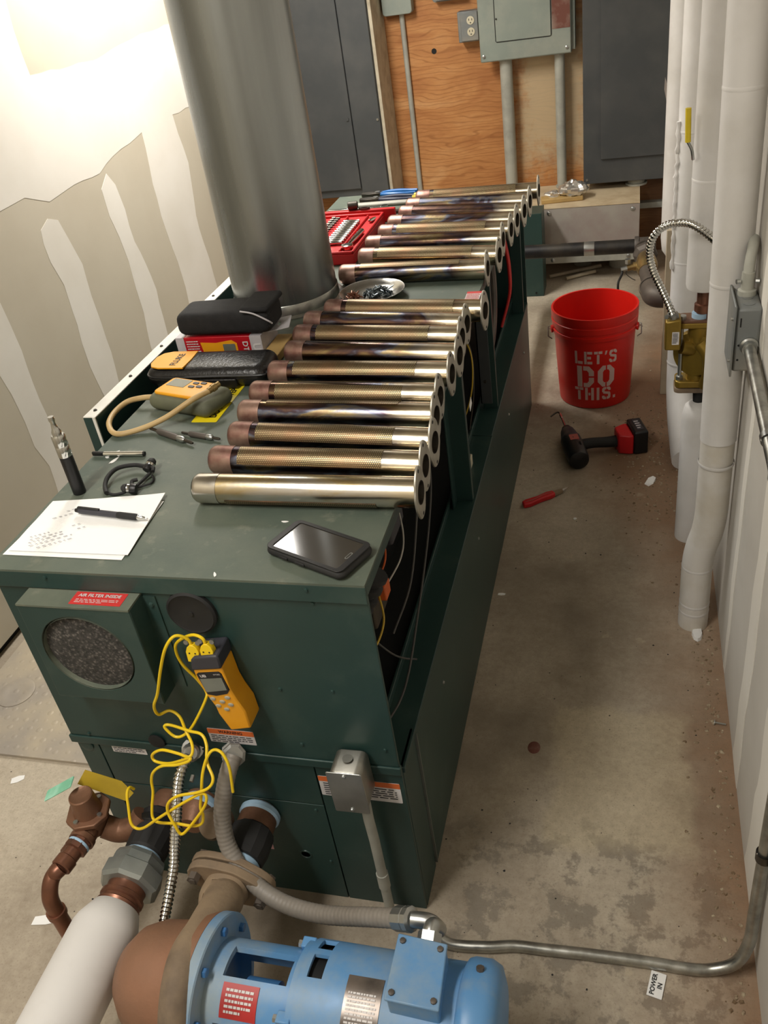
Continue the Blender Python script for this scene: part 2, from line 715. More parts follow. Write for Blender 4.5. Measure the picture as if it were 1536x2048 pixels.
M = dict(
    floor=m_floor(), ply=m_plywood(), tube=m_tube(), tubesilver=m_tube(True), ports=m_ports(), galv=m_galv(), filt=m_filter(), tread=m_diamond(),
    stack=m_galv('flue_steel', (154, 158, 158), .28, (6, 6, .4)),  # vertical streaks in the flue colour stand in for reflected bands
    emt=m_galv('conduit_steel', (170, 170, 164), .33, (30, 30, 30)),
    zinc=mat('zinc', (186, 188, 186), .3, .9), screwzinc=mat('screw_zinc', (120, 128, 132), .32, .9, (84, 92, 98), 60), dish=mat('dish_steel', (150, 148, 142), .26, .95),
    chrome=mat('chrome', (214, 214, 210), .14, 1.0),
    iron=mat('dark_steel', (70, 68, 64), .42, .85, (96, 88, 78)),
    paper=mat('drywall_paper', (198, 190, 172), .85, 0, (190, 181, 162), 2.2),
    mud=mat('joint_compound', (232, 228, 219), .8, 0, (224, 219, 208), 3),
    wallr=mat('painted_drywall', (206, 202, 194), .7, 0, (192, 187, 178), 2.6),
    ceil=mat('ceiling_white', (225, 222, 214), .8),
    block=mat('block_wall', (200, 194, 182), .85),
    green=m_green('green_enamel', 0), greentop=m_green('dusty_green_enamel', .62), greendust=m_green('dusty_green_hood', .95),
    dark=mat('dark_interior', (14, 16, 16), .7), black=mat('black_plastic', (20, 20, 22), .42), rubber=mat('black_rubber', (26, 26, 27), .7, 0, (38, 38, 38)),
    cloth=mat('black_nylon', (20, 20, 22), .85, 0, (30, 30, 31), 40, bump=.3, bs=500),
    leather=mat('black_vinyl', (17, 17, 18), .32, 0, (27, 26, 26), 10, bump=.25, bs=130),
    white=mat('white_enamel', (236, 234, 226), .4), whiteins=mat('white_jacket', (224, 222, 220), .62, 0, (206, 203, 198), 5, bump=.12, bs=14),
    whitedirty=mat('soiled_white_jacket', (222, 219, 214), .7, 0, (202, 194, 178), 6, bump=.12, bs=16),
    cab=mat('dark_grey_enamel', (66, 69, 71), .45, 0, (80, 81, 81), 5), panel=m_paint('grey_green_enamel', (142, 152, 144), (168, 168, 156), .4, .45),
    conduit=mat('painted_conduit', (172, 172, 162), .55, 0, (150, 150, 142), 12),
    rustpanel=mat('brown_primer', (112, 66, 54), .6, 0, (150, 130, 118), 14),
    trough=m_paint('smeared_sheet_steel', (168, 162, 154), (146, 128, 124), .6, .5, 5),
    dusty=mat('dusty_top', (206, 188, 156), .85, 0, (186, 164, 132), 12),
    bucket=mat('red_polyethylene', (214, 30, 20), .38, 0, (200, 26, 18), 5), print_white=m_text((214, 184, 178)),
    red=mat('red_plastic', (196, 26, 26), .35), redblow=mat('red_moulded_plastic', (208, 28, 34), .42), pinkish=mat('worn_red_badge', (176, 92, 84), .6),
    yellow=mat('yellow_plastic', (236, 166, 28), .42, 0, (226, 152, 24), 8), cable=mat('yellow_cable', (240, 206, 30), .4, 0, (232, 196, 26), 8),
    lever=mat('yellow_lever', (222, 196, 40), .45), sticker_y=mat('yellow_sticker', (240, 218, 30), .5),
    boot=mat('grey_green_rubber', (104, 106, 84), .72, 0, (86, 88, 72), 9), slate=mat('slate_plastic', (58, 58, 66), .5),
    lcd=mat('lcd_glass', (116, 120, 110), .22), screen=mat('phone_glass', (62, 58, 52), .10, 0, (66, 62, 56), 6),  # phone glass base colour is lifted to include reflected ceiling light
    btn=mat('grey_buttons', (170, 166, 150), .5), hose=mat('amber_rubber_hose', (196, 168, 118), .5, 0, (180, 150, 100), 14),
    brass=mat('brass', (172, 148, 98), .38, .8, (136, 114, 76), 14), unionzinc=mat('dull_galvanised', (158, 163, 160), .42, .6, (128, 134, 132), 9), bronze=mat('bronze_casting', (132, 96, 74), .5, .45, (110, 78, 60), 12, bump=.2, bs=90),
    copper=mat('copper_pipe', (140, 96, 76), .36, .7, (112, 78, 64), 12), volute=mat('dusty_bronze_volute', (146, 106, 82), .6, .15, (124, 96, 76), 6, bump=.2, bs=70),
    dustiron=mat('dusty_iron', (150, 130, 106), .75, .1, (104, 90, 76), 8, bump=.25, bs=80), gold=mat('gold_paint', (150, 124, 52), .38, .55, (128, 104, 42), 8),
    blue=m_paint('blue_enamel', (96, 150, 202), (152, 164, 166), .85, .38, 5), bluedk=mat('deep_blue_enamel', (52, 104, 160), .4, 0, (70, 118, 166), 8),
    lightblue=mat('blue_thread_sealant', (168, 200, 226), .6), plaque=mat('red_nameplate', (186, 46, 44), .45), steelplate=mat('steel_nameplate', (128, 118, 110), .3, .7, (90, 84, 80), 20),
    liquid=mat('grey_pvc_conduit', (138, 132, 124), .5, 0, (120, 112, 102), 8), blackpipe=mat('black_iron_pipe', (38, 38, 40), .45, .4, (66, 62, 56), 12),
    greyiron=mat('grey_iron', (84, 78, 73), .55, .3, (104, 95, 86), 10), jbox=m_galv('box_steel', (160, 158, 150), .42, (10, 10, 10)), greybox=mat('grey_box', (126, 130, 130), .5, .3, (150, 146, 136), 9),
    papersheet=mat('paper', (246, 246, 244), .8, 0, (240, 240, 239), 3), ink=m_text((60, 60, 66)), pencil=m_text((150, 150, 160)), dkink=m_text((24, 24, 24)), orange=m_text((216, 108, 52)), signgreen=m_text((30, 96, 70)),
    stickw=mat('white_sticker', (226, 222, 222), .5), signred=m_text((200, 50, 48)), pink=m_text((226, 178, 186)), tan=mat('tan_card', (188, 156, 98), .7), cardred=mat('glossy_red_card', (188, 20, 34), .35), cardgrey=mat('grey_card', (196, 192, 196), .5),
    capred=mat('oxidised_cap', (122, 84, 76), .42, .7, (156, 128, 114), 26, .4, .62), flange=mat('dull_flange_steel', (188, 184, 172), .45, .75, (150, 144, 130), 24), steelbright=mat('bright_steel', (206, 202, 192), .26, .95),
    bluegrip=mat('blue_grip', (24, 104, 178), .35), navy=mat('navy_grip', (28, 34, 62), .5), foil=mat('aluminium_foil', (236, 234, 230), .28, .9), wood=mat('weathered_wood', (200, 190, 168), .8, 0, (172, 160, 138), 14),
    teal=mat('clear_green_tag', (126, 196, 164), .35, 0, (170, 222, 200), 30), yellowtag=mat('yellow_tag', (198, 168, 48), .6), redwire=mat('red_wire', (204, 34, 30), .4), whitewire=mat('white_wire', (196, 192, 184), .5), greywire=mat('grey_wire', (78, 76, 74), .5),
    orangewire=mat('orange_wire', (216, 96, 34), .5), yellowwire=mat('yellow_wire', (206, 170, 50), .5), bluepcb=mat('ivory_plastic', (214, 206, 180), .5), bulb=m_lamp(), chip=mat('debris_chips', (120, 98, 74), .9, 0, (190, 176, 150), 60), beige=mat('beige_board', (180, 168, 146), .7, 0, (160, 146, 122), 7),
)

# ------------------------------------------------------------------ room shell
XL, XR, YB, YF, ZC = -1.73, 0.24, 4.75, -0.9, 2.75
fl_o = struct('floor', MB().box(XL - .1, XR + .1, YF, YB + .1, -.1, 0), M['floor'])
struct('ceiling', MB().box(XL - .1, XR + .1, YF, YB + .1, ZC, ZC + .1), M['ceil'])
wl = struct('wall_left', MB().box(XL - .1, XL, YF, YB, .03, ZC), M['paper'])
wr = struct('wall_right', MB().box(XR, XR + .1, YF, YB, 0, ZC), M['wallr'])
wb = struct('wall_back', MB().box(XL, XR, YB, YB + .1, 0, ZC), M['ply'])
struct('wall_front', MB().box(XL - .1, XR + .1, YF - .1, YF, 0, ZC), M['block'])
struct('wall_gap_shade_left', MB().box(XL - .1, XL - .02, YF, YB, 0, .03), M['dark'])  # dark-coloured strip stands for the shaded gap under the left wall


def patch(parent, pts, x, sign, m, jag=.012, seed=1):
    """trowelled joint-compound patch: a 2 mm thick sheet with a ragged outline"""
    rr = random.Random(seed)
    P = [Vector(p) for p in pts]
    out = []
    for i, p in enumerate(P):
        q = P[(i + 1) % len(P)]
        k = max(1, int((q - p).length / .05))
        for j in range(k):
            s = p.lerp(q, j / k)
            d = jag * mnoise.noise(Vector((s.y * 9 + seed, s.z * 9, seed * 3.1)))
            out.append((s.y + d, s.z + d * .8 + rr.uniform(-.003, .003)))
    mb = MB().at(Matrix(((0, 0, sign, x), (1, 0, 0, 0), (0, 1, 0, 0), (0, 0, 0, 1))))
    mb.prism(out, -.002, .0008)
    return part('joint_compound', mb, m, parent, smooth=0)


patch(wl, [(-1.73, 1.6863, 1.1126), (-1.73, 2.1949, 1.0781), (-1.73, 2.324, 1.0798), (-1.73, 2.4375, 1.0407), (-1.73, 2.5317, 1.0484), (-1.73, 2.7553, 1.0424), (-1.73, 2.8637, 1.0733), (-1.73, 3.0015, 1.0836),
           (-1.73, 3.1037, 1.1006), (-1.73, 3.0991, 1.0357), (-1.73, 3.0809, 0.9152), (-1.73, 3.0864, 0.745), (-1.73, 3.1127, 0.6038), (-1.73, 3.1179, 0.505), (-1.73, 3.1116, 0.4163), (-1.73, 3.0521, -0.0937), (-1.73, 3.3741, -0.2735),
           (-1.73, 3.3921, 0.4013), (-1.73, 3.3815, 0.5269), (-1.73, 3.3669, 0.6152), (-1.73, 3.3605, 0.721), (-1.73, 3.3989, 0.9094), (-1.73, 3.3753, 1.1057), (-1.73, 3.6119, 1.0942),
           (-1.73, 4.3469, 1.0689), (-1.73, 4.5923, 1.4641), (-1.73, 3.5837, 1.3971), (-1.73, 3.1158, 1.3798), (-1.73, 2.9259, 1.36), (-1.73, 2.5414, 1.3725), (-1.73, 2.5383, 1.4291), (-1.73, 2.5405, 1.5695), (-1.73, 2.5455, 1.7594), (-1.73, 1.8477, 1.7255)],
      XL, 1, M['mud'], .01, 3)
patch(wl, [(-1.73, 2.7869, 1.0262), (-1.73, 2.7326, 0.991), (-1.73, 2.7379, 0.9057), (-1.73, 2.762, 0.829), (-1.73, 2.7651, 0.733), (-1.73, 2.7642, 0.6332), (-1.73, 2.7596, 0.5371), (-1.73, 2.7472, 0.4193), (-1.73, 2.7268, -0.0268),
           (-1.73, 2.8742, -0.1144), (-1.73, 2.8806, 0.4074), (-1.73, 2.8909, 0.5771), (-1.73, 2.8794, 0.6856), (-1.73, 2.8451, 0.7844), (-1.73, 2.8407, 0.8927), (-1.73, 2.8194, 0.976)], XL, 1, M['mud'], .012, 5)
patch(wl, [(-1.73, 2.3963, 0.9995), (-1.73, 2.349, 0.9835), (-1.73, 2.3359, 0.9372), (-1.73, 2.3375, 0.8821), (-1.73, 2.3688, 0.8016), (-1.73, 2.3619, 0.7192), (-1.73, 2.3542, 0.6084), (-1.73, 2.3495, 0.519), (-1.73, 2.3741, 0.3906), (-1.73, 2.3517, 0.0701),
           (-1.73, 2.4987, -0.024), (-1.73, 2.4737, 0.392), (-1.73, 2.4879, 0.506), (-1.73, 2.4924, 0.6182), (-1.73, 2.4877, 0.7175), (-1.73, 2.492, 0.8215), (-1.73, 2.4626, 0.9084), (-1.73, 2.4369, 0.9718)], XL, 1, M['mud'], .012, 7)
patch(wl, [(-1.73, 1.9216, 0.9768), (-1.73, 1.8709, 0.7987), (-1.73, 1.9418, 0.6906), (-1.73, 1.9485, 0.612), (-1.73, 1.9553, 0.5219), (-1.73, 1.9577, 0.4376), (-1.73, 1.9889, 0.3542), (-1.73, 1.9748, 0.2361), (-1.73, 1.9867, 0.11),
           (-1.73, 2.0674, 0.1338), (-1.73, 2.0721, 0.3626), (-1.73, 2.0636, 0.4916), (-1.73, 2.0627, 0.6117), (-1.73, 2.0663, 0.7127), (-1.73, 2.0628, 0.799), (-1.73, 2.0505, 0.8571)], XL, 1, M['mud'], .012, 9)
patch(wl, [(-1.73, 3.6026, 1.0385), (-1.73, 3.5739, 0.8667), (-1.73, 3.5429, 0.7304), (-1.73, 3.529, 0.6281), (-1.73, 3.5818, 0.5456), (-1.73, 3.5965, 0.434), (-1.73, 3.7459, 0.1011), (-1.73, 3.9657, 0.2205), (-1.73, 3.8851, 0.8556), (-1.73, 3.8139, 1.0267)], XL, 1, M['mud'], .01, 11)
patch(wr, [(.24, 1.30, .0), (.24, 1.30, 1.0), (.24, 1.31, 2.4), (.24, 1.42, 2.4), (.24, 1.40, 1.0), (.24, 1.38, 0)], XR, -1, M['mud'], .02, 13)
patch(wr, [(.24, 1.62, .0), (.24, 1.60, 1.2), (.24, 1.60, 2.4), (.24, 1.66, 2.4), (.24, 1.67, 1.0), (.24, 1.66, 0)], XR, -1, M['mud'], .02, 15)
patch(wr, [(.24, .98, .0), (.24, .97, 1.0), (.24, .98, 2.4), (.24, 1.12, 2.4), (.24, 1.10, 1.0), (.24, 1.12, 0)], XR, -1, M['mud'], .02, 17)

# housings of the two shop lights (above the frame)
for i, (lx, ly, lz, lp) in enumerate(LAMPS):
    t = thing('shop_light', ['white fluorescent shop light hung above the boiler by the flue', 'white fluorescent shop light hung near the room entrance'][i], 'light', (lx, ly, lz), 'fluorescent shop lights')
    mb = MB()
    mb.loft([[(lx - .14, y, lz + .01), (lx - .06, y, lz + .07), (lx + .06, y, lz + .07), (lx + .14, y, lz + .01), (lx + .135, y, lz + .005), (lx + .055, y, lz + .06), (lx - .055, y, lz + .06), (lx - .135, y, lz + .005)] for y in (ly - .6, ly + .6)])
    part('reflector', mb, M['white'], t)
    for s in (-.05, .05):
        part('lamp_tube', MB().cyl((lx + s, ly - .58, lz + .03), (lx + s, ly + .58, lz + .03), .013, n=12), M['bulb'], t)
    for s in (-.5, .5):
        part('hanger_chain', MB().cyl((lx, ly + s, lz + .06), (lx, ly + s, ZC), .003, n=6), M['zinc'], t)

# steel tread plate set into the floor left of the boiler
tp = thing('tread_plate', 'worn steel tread plate with round lift cover on floor left of boiler', 'floor plate', (-1.45, 1.4, 0))
part('plate', MB().box(-1.70, -1.02, 1.172, 2.6, .0, .008), M['tread'], tp)
part('lift_cover', MB().lathe([(.052, .008), (.052, .010), (.046, .0115), (.030, .0105), (.026, .0095), (.012, .0095)], (-1.593, 1.373, 0), (0, 0, 1), n=32), M['tread'], tp)

# ------------------------------------------------------------------ the boiler
BX0, BX1, BY0, BY1, ZT, ZL = -1.0, -0.357, 0.926, 3.05, 0.826, 0.41
B = thing('boiler', 'long dark green sheet metal boiler with its side panel removed', 'boiler', (-.68, 2.0, 0))
G, GT = M['green'], M['greentop']
# top sheet with turned-down lips
tpn = part('top_panel', MB().box(BX0, BX1, BY0 - .006, BY1, ZT - .004, ZT), GT, B)
part('front_lip', MB().box(BX0, BX1, BY0 - .006, BY0 - .001, ZT - .036, ZT - .004), G, B, bevel=.001)
part('side_lip', MB().box(BX1 - .004, BX1, BY0 - .001, BY1, ZT - .024, ZT - .004), G, B)
part('upper_front_panel', MB().box(BX0 + .002, BX1 - .001, BY0, BY0 + .006, .425, ZT - .004), G, B, bevel=.0015)
part('front_rail', MB().box(BX0 - .002, BX1 + .001, BY0 - .003, BY0 + .008, .405, .424), G, B, bevel=.002)
part('lower_front_panel', MB().box(BX0 + .004, -.951, BY0 + .004, BY0 + .012, .0, .404), G, B, bevel=.001)
part('lower_front_panel', MB().box(-.9485, -.519, BY0 + .004, BY0 + .012, .292, .404), G, B, bevel=.001)
part('lower_front_panel', MB().box(-.9485, -.519, BY0 + .004, BY0 + .012, .0, .2895), G, B, bevel=.001)
part('lower_front_panel', MB().box(-.5165, BX1 - .001, BY0 + .004, BY0 + .012, .0, .404), G, B, bevel=.001)
part('rear_side_panel', MB().box(BX0, BX0 + .004, BY0 + .012, BY1, 0, ZT - .004), G, B)
part('far_end_panel', MB().box(BX0 + .004, BX1, BY1 - .006, BY1, 0, ZT - .004), G, B)
# open side: corner strip, lower panels, ledge, dark vestibule
part('corner_strip', MB().box(BX1 - .006, BX1, BY0 + .012, 1.026, 0, ZL), G, B, bevel=.001)
part('lower_side_panel', MB().box(BX1 - .004, BX1 + .004, 1.028, 2.076, .012, ZL - .012), G, B, bevel=.001)
part('lower_side_panel', MB().box(BX1 - .004, BX1 + .002, 2.08, BY1 - .02, .0, ZL - .012), G, B, bevel=.001)
part('side_ledge', MB().box(BX1 - .055, BX1 + .004, BY0 + .012, 2.076, ZL - .014, ZL).box(BX1 - .058, BX1 - .052, BY0 + .012, 2.076, ZL, ZL + .018), G, B, bevel=.0015)
part('side_ledge', MB().box(BX1 - .055, BX1 + .002, 2.079, BY1 - .006, ZL - .014, ZL).box(BX1 - .058, BX1 - .052, 2.079, BY1 - .006, ZL, ZL + .018), G, B, bevel=.0015)
part('bare_edge', MB().box(BX1 - .004, BX1 + .005, 1.0265, 1.0285, .012, ZL - .014), M['zinc'], B, label='bare bright metal edge')
part('vestibule_wall', MB().box(-.53, -.52, BY0 + .006, BY1 - .006, ZL - .02, ZT - .004), M['dark'], B)
part('vestibule_floor', MB().box(-.52, BX1 - .055, BY0 + .012, BY1 - .006, ZL - .03, ZL - .02), M['dark'], B)
# posts and bracket in the opening
part('post', MB().box(-.402, BX1 - .002, 1.755, 1.773, ZL, ZT - .024).box(-.402, -.398, 1.715, 1.773, ZL, ZT - .024), G, B, bevel=.001)
part('post', MB().box(-.40, BX1 - .002, 2.236, 2.252, ZL, ZT - .024), G, B, bevel=.001)
part('bracket_plate', MB().box(-.405, -.372, 2.225, 2.23, .43, ZT - .03).box(-.405, -.400, 2.225, 2.25, .43, ZT - .03), M['cab'], B, bevel=.001)
for z in (.50, .72):
    screw(B, (-.388, 2.225, z), (0, -1, 0), .004, M['iron'])
part('end_post', MB().box(-.395, BX1 - .001, 2.94, 2.955, ZL, ZT - .024), G, B, bevel=.001)
# round blower inlet behind the second post
bl = part('blower_housing', MB().lathe([(.165, 0), (.165, .05), (.16, .056), (.135, .056), (.128, .05), (.128, .004)], (-.455, 2.47, .64), (1, 0, 0), n=48, cap0=True, cap1=False), M['greyiron'], B)
part('inlet_cone', MB().lathe([(.128, .044), (.09, .02), (.085, .0)], (-.455, 2.47, .64), (1, 0, 0), n=40, cap0=False, cap1=True), M['dark'], bl)
for k, dx in enumerate((0, .012, .024)):
    pts = [(-.385 + dx * .3, 2.62 + dx, .80), (-.372, 2.66 + dx, .74), (-.368, 2.69 + dx, .66), (-.372, 2.70 + dx, .57), (-.40, 2.68 + dx, .47)]
    part('red_wire', MB().tube(smooth_path(pts), .0045, 8), M['redwire'], B, label='red insulated wire')
# contents of the near bay: ribbed igniter boot, connectors and wires
mb = MB()
prof = []
for i in range(9):
    prof += [(.030 if i % 2 == 0 else .022, i * .011), (.030 if i % 2 == 0 else .022, i * .011 + .008)]
mb.lathe([(.0, -.001)] + prof, (-.435, 1.03, .66), (.25, .15, .5), n=20)
part('ribbed_boot', mb, M['rubber'], B)
part('ribbed_boot', MB().lathe([(.03, 0), (.034, .02), (.03, .05), (.02, .07)], (-.44, 1.02, .60), (.1, .1, 1), n=18), M['black'], B)
part('gas_valve_body', MB().box(-.47, -.405, 1.07, 1.15, .60, .68), M['iron'], B, bevel=.006)
part('wire_connector', MB().box(-.41, -.385, 1.085, 1.115, .655, .685), M['orangewire'], B, bevel=.003, label='orange wire connector')
part('relay_block', MB().box(-.455, -.39, 1.18, 1.27, .70, .79), M['slate'], B, bevel=.006)
part('brass_fitting', MB().cyl((-.43, 1.0, .54), (-.43, 1.0, .62), .016, n=8).cyl((-.43, 1.0, .55), (-.43, 1.0, .57), .022, n=6), M['brass'], B)
for pts, mt, r in (
        ([(-.40, 1.09, .67), (-.385, 1.05, .64), (-.395, 1.0, .62), (-.42, .97, .63)], 'yellowwire', .003),
        ([(-.40, 1.26, .76), (-.375, 1.20, .72), (-.37, 1.15, .70), (-.39, 1.11, .67)], 'whitewire', .0025),
        ([(-.41, 1.44, .77), (-.38, 1.36, .74), (-.372, 1.28, .68), (-.376, 1.20, .60), (-.40, 1.13, .54)], 'greywire', .0035),
        ([(-.40, 1.50, .79), (-.375, 1.44, .70), (-.37, 1.36, .62), (-.374, 1.22, .52), (-.38, 1.08, .45), (-.41, .98, .43)], 'greywire', .0035),
        ([(-.43, 1.08, .58), (-.40, 1.10, .52), (-.39, 1.14, .47), (-.38, 1.18, .43)], 'greywire', .003),
        ([(-.405, 1.10, .68), (-.392, 1.13, .71), (-.40, 1.16, .735), (-.42, 1.2, .74)], 'orangewire', .003),
        ([(-.42, 1.98, .78), (-.375, 1.96, .72), (-.37, 1.94, .64), (-.39, 1.93, .56), (-.42, 1.92, .50)], 'yellowwire', .003),
        ([(-.42, 2.02, .78), (-.38, 2.0, .70), (-.375, 1.97, .60), (-.39, 1.95, .50)], 'iron', .003)):
    part('wire', MB().tube(smooth_path(pts), r * .62, 8), M[mt], B)
part('terminal_strip', MB().box(-.405, -.385, 1.80, 1.93, ZL, ZL + .03), M['bluepcb'], B, bevel=.002, label='ivory terminal strip')
for k in range(4):
    part('terminal_screw', MB().cyl((-.395, 1.815 + k * .033, ZL + .03), (-.395, 1.815 + k * .033, ZL + .034), .006, n=10), M['black'], B)
part('paper_tag', MB().at(frame((-.372, 1.90, .60), (0, 1, .3), (0, -.3, 1))).prism(rrect(.03, .022, .002), -.0004, .0004), M['papersheet'], B)

# air filter hood on the upper front panel
FY, HX0, HX1, HZ0, HZ1 = .881, -.934, -.731, .583, .785
HM = frame((-.8325, FY, .684), (1, 0, 0), (0, 0, 1))
mb = MB().at(HM)
outer, inner = [], []
for i in range(48):
    a = 2 * PI * i / 48
    k = min(.1015 / max(abs(math.cos(a)), 1e-6), .101 / max(abs(math.sin(a)), 1e-6))
    outer.append((k * math.cos(a), k * math.sin(a)))
    inner.append((.081 * math.cos(a) - .006, .081 * math.sin(a) + .002))
mb.ringprism(outer, inner, -.003, 0)
mb.at(Matrix.Identity(4))
for xs in (HX0, HX1 - .003):
    side = [(FY + .002, HZ1), (BY0, HZ1), (BY0, HZ0), (FY + .002, HZ0)]
    mb.loft([[(xs, y, z) for y, z in side], [(xs + .003, y, z) for y, z in side]])
mb.box(HX0, HX1, FY, BY0, HZ0 - .001, HZ0 + .002)
fh = part('filter_hood', mb, G, B, bevel=.0012)
part('hood_top', MB().box(HX0, HX1, FY - .001, BY0, HZ1, HZ1 + .0035), M['greendust'], fh, label='dust covered top of the filter hood')
hn = Vector(HM.col[2][:3])
rc = HM @ Vector((-.006, .002, 0))
part('opening_rim', MB().lathe([(.081, -.001), (.081, .012), (.0785, .012), (.0785, -.001)], rc - hn * .001, -hn, n=48, cap0=False, cap1=False), M['greendust'], fh)
part('filter_media', MB().lathe([(.0795, 0), (.0795, .003), (.06, .0065)], rc - hn * .0125, hn, n=48), M['filt'], fh, label='grey fibrous air filter')
part('mounting_flange', MB().box(HX1, HX1 + .022, BY0 - .0025, BY0, HZ0, HZ1 - .004), G, fh)
screw(fh, (HX1 + .012, BY0 - .0025, .765), (0, -1, 0), .004, G)
LC = Vector((-.795, .903, HZ1 + .0037))
part('red_label', MB().at(frame(LC, (1, 0, 0), (0, 1, 0))).prism(rrect(.092, .030, .001, 2), -.0006, .0004), M['signred'], fh, label='red air filter label')
text('label_print', 'AIR FILTER INSIDE', frame(LC + Vector((0, .006, .0006)), (1, 0, 0), (0, 1, 0)), .0095, M['stickw'], fh, bold=.0002)
part('label_small_print', lines(MB(), frame(LC + Vector((0, -.004, .0006)), (1, 0, 0), (0, 1, 0)), -.038, .038, -.008, .002, 3, .35, 4), M['stickw'], fh, smooth=0)

# round caps and plugs
part('round_cap', MB().lathe([(.042, 0), (.042, .006), (.038, .009), (.035, .007), (.004, .007), (.004, .009), (0.001, .009)], (-.651, BY0, .754), (0, -1, 0), n=40), M['rubber'], B, label='round black rubber cap')
part('knockout_plug', MB().lathe([(.016, 0), (.016, .002), (.0135, .003), (.002, .0025)], (-.812, BY0 - .003, .434), (0, -1, 0), n=24), M['rubber'], B)
part('knockout_plug', MB().lathe([(.013, 0), (.013, .002), (.010, .003), (.002, .0025)], (-.976, BY0 + .004, .392), (0, -1, 0), n=24), M['green'], B)
part('embossed_ring', MB().lathe([(.013, 0), (.012, .002), (.010, .002), (.009, 0)], (-0.5846, 0.93, 0.131), (0, -1, 0), n=20), G, B)
for p in ((-0.8932, 0.92, 0.8131), (-0.4482, 0.92, 0.8132), (-0.5289, 0.926, 0.7888), (-0.4457, 0.926, 0.7833), (-0.956, 0.926, 0.4316), (-0.5385, 0.926, 0.593), (-0.447, 0.926, 0.597), (-0.543, 0.93, 0.402), (-0.5074, 0.93, 0.4072), (-0.5369, 0.93, 0.2749), (-0.5354, 0.93, 0.1188), (-0.3774, 0.926, 0.4666), (-0.5262, 0.926, 0.4611)):
    screw(B, p, (0, -1, 0), .0032, G)
for yy in (1.25, 1.75, 2.4, 2.85):
    screw(B, (BX1 + .004, yy, .30), (1, 0, 0), .0035, M['zinc'])

# stickers on the boiler
def sticker(name, c, ux, uy, w, h, band, bandcol, title, tcol, rows, seed, lab, inkm='ink'):
    Mx = frame(c, ux, uy)
    p = plate(name, Mx, w, h, M['stickw'], B, label=lab)
    nrm = Vector(Mx.col[2][:3])
    cc = Vector(c)
    up = Vector(Mx.col[1][:3])
    mb = MB().at(frame(cc + up * (h / 2 - band / 2) + nrm * .0002, ux, uy))
    mb.prism(rrect(w, band, .0005, 2), -.0002, .0002)
    part('header_band', mb, M[bandcol], p, smooth=0)
    if title:
        text('header_print', title, frame(cc + up * (h / 2 - band / 2) + nrm * .0003, ux, uy), band * .78, M[tcol], p, bold=.00015)
    part('small_print', lines(MB(), frame(cc + nrm * .0001, ux, uy), -w * .45, w * .45, -h * .46, h / 2 - band * 1.15, rows, .42, seed), M[inkm], p, smooth=0)
    return p


ux, uz = (1, 0, 0), (0, 0, 1)
sticker('warning_label', (-.657, BY0 - .0008, .463), ux, uz, .088, .034, .012, 'orange', 'WARNING', 'dkink', 4, 2, 'white label with an orange warning band')
sticker('important_label', (-.886, BY0 + .0032, .396), ux, uz, .072, .026, .0095, 'signgreen', 'IMPORTANT', 'stickw', 3, 5, 'white label with a green band')
sticker('instruction_label', (-.440, BY0 + .0032, .350), ux, uz, .150, .052, .013, 'orange', '', 'dkink', 6, 8, 'wide white label with an orange band')
dl = plate('drain_label', frame((-.70, BY0 + .0032, .142), ux, uz), .10, .016, M['pink'], B, label='pink and red drain label')
text('label_print', 'DRAIN', frame((-.70, BY0 + .0030, .142), ux, uz), .011, M['signred'], dl, bold=.0003)
cs = plate('caution_label', frame((-.820, 1.487, ZT + .0009), (1, 0, 0), (0, 1, 0)), .056, .163, M['sticker_y'], B, label='yellow caution label')
text('label_print', 'DO NOT STEP', frame((-.808, 1.487, ZT + .001), (0, 1, 0), (-1, 0, 0)), .020, M['dkink'], cs, bold=.0006)
text('label_print', 'CAUTION', frame((-.832, 1.487, ZT + .001), (0, 1, 0), (-1, 0, 0)), .022, M['dkink'], cs, bold=.0006)
sticker('rating_label', (-.368, 2.03, ZT + .0009), (1, 0, 0), (0, 1, 0), .036, .062, .012, 'signred', '', 'dkink', 7, 12, 'small white and red rating label', 'signred')

# ------------------------------------------------------------------ flue
FC = Vector((-.862, 2.062, 0))
fl = thing('flue_pipe', 'wide galvanised steel flue pipe rising from the boiler top', 'flue pipe', (FC.x, FC.y, ZT + .0005))
part('pipe', MB().cyl((FC.x, FC.y, ZT + .004), (FC.x, FC.y, ZC - .005), .134, n=72, cap=False), M['stack'], fl, smooth=60)
part('collar', MB().lathe([(.150, 0), (.150, .003), (.138, .006), (.1365, .030), (.135, .032)], (FC.x, FC.y, ZT + .0005), (0, 0, 1), n=72, cap0=True, cap1=False), M['emt'], fl, smooth=60)
part('lock_seam', MB().box(FC.x - .004, FC.x + .004, FC.y + .132, FC.y + .137, ZT + .03, ZC - .01), M['stack'], fl)

# ------------------------------------------------------------------ removed side panel leaning behind the boiler
pn = thing('sheet_metal_cover', 'removed green boiler cover with white top flange standing behind the boiler', 'cover', (-1.065, 2.1, .009))
part('sheet', MB().box(-1.060, -1.054, 1.392, 2.90, .009, .845), G, pn)
part('top_flange', MB().box(-1.083, -1.054, 1.392, 2.90, .845, .848), M['white'], pn, bevel=.001, label='white top flange')
part('end_flange', MB().box(-1.083, -1.060, 1.392, 1.395, .009, .845), G, pn)
part('end_flange', MB().box(-1.060, -1.0535, 1.389, 1.392, .009, .848), M['white'], pn, label='white edge')
for k in range(7):
    screw(pn, (-1.069, 1.42 + k * .16, .848), (0, 0, 1), .0035, M['iron'])

# ------------------------------------------------------------------ burner tubes
L_, R_ = .392, .0255


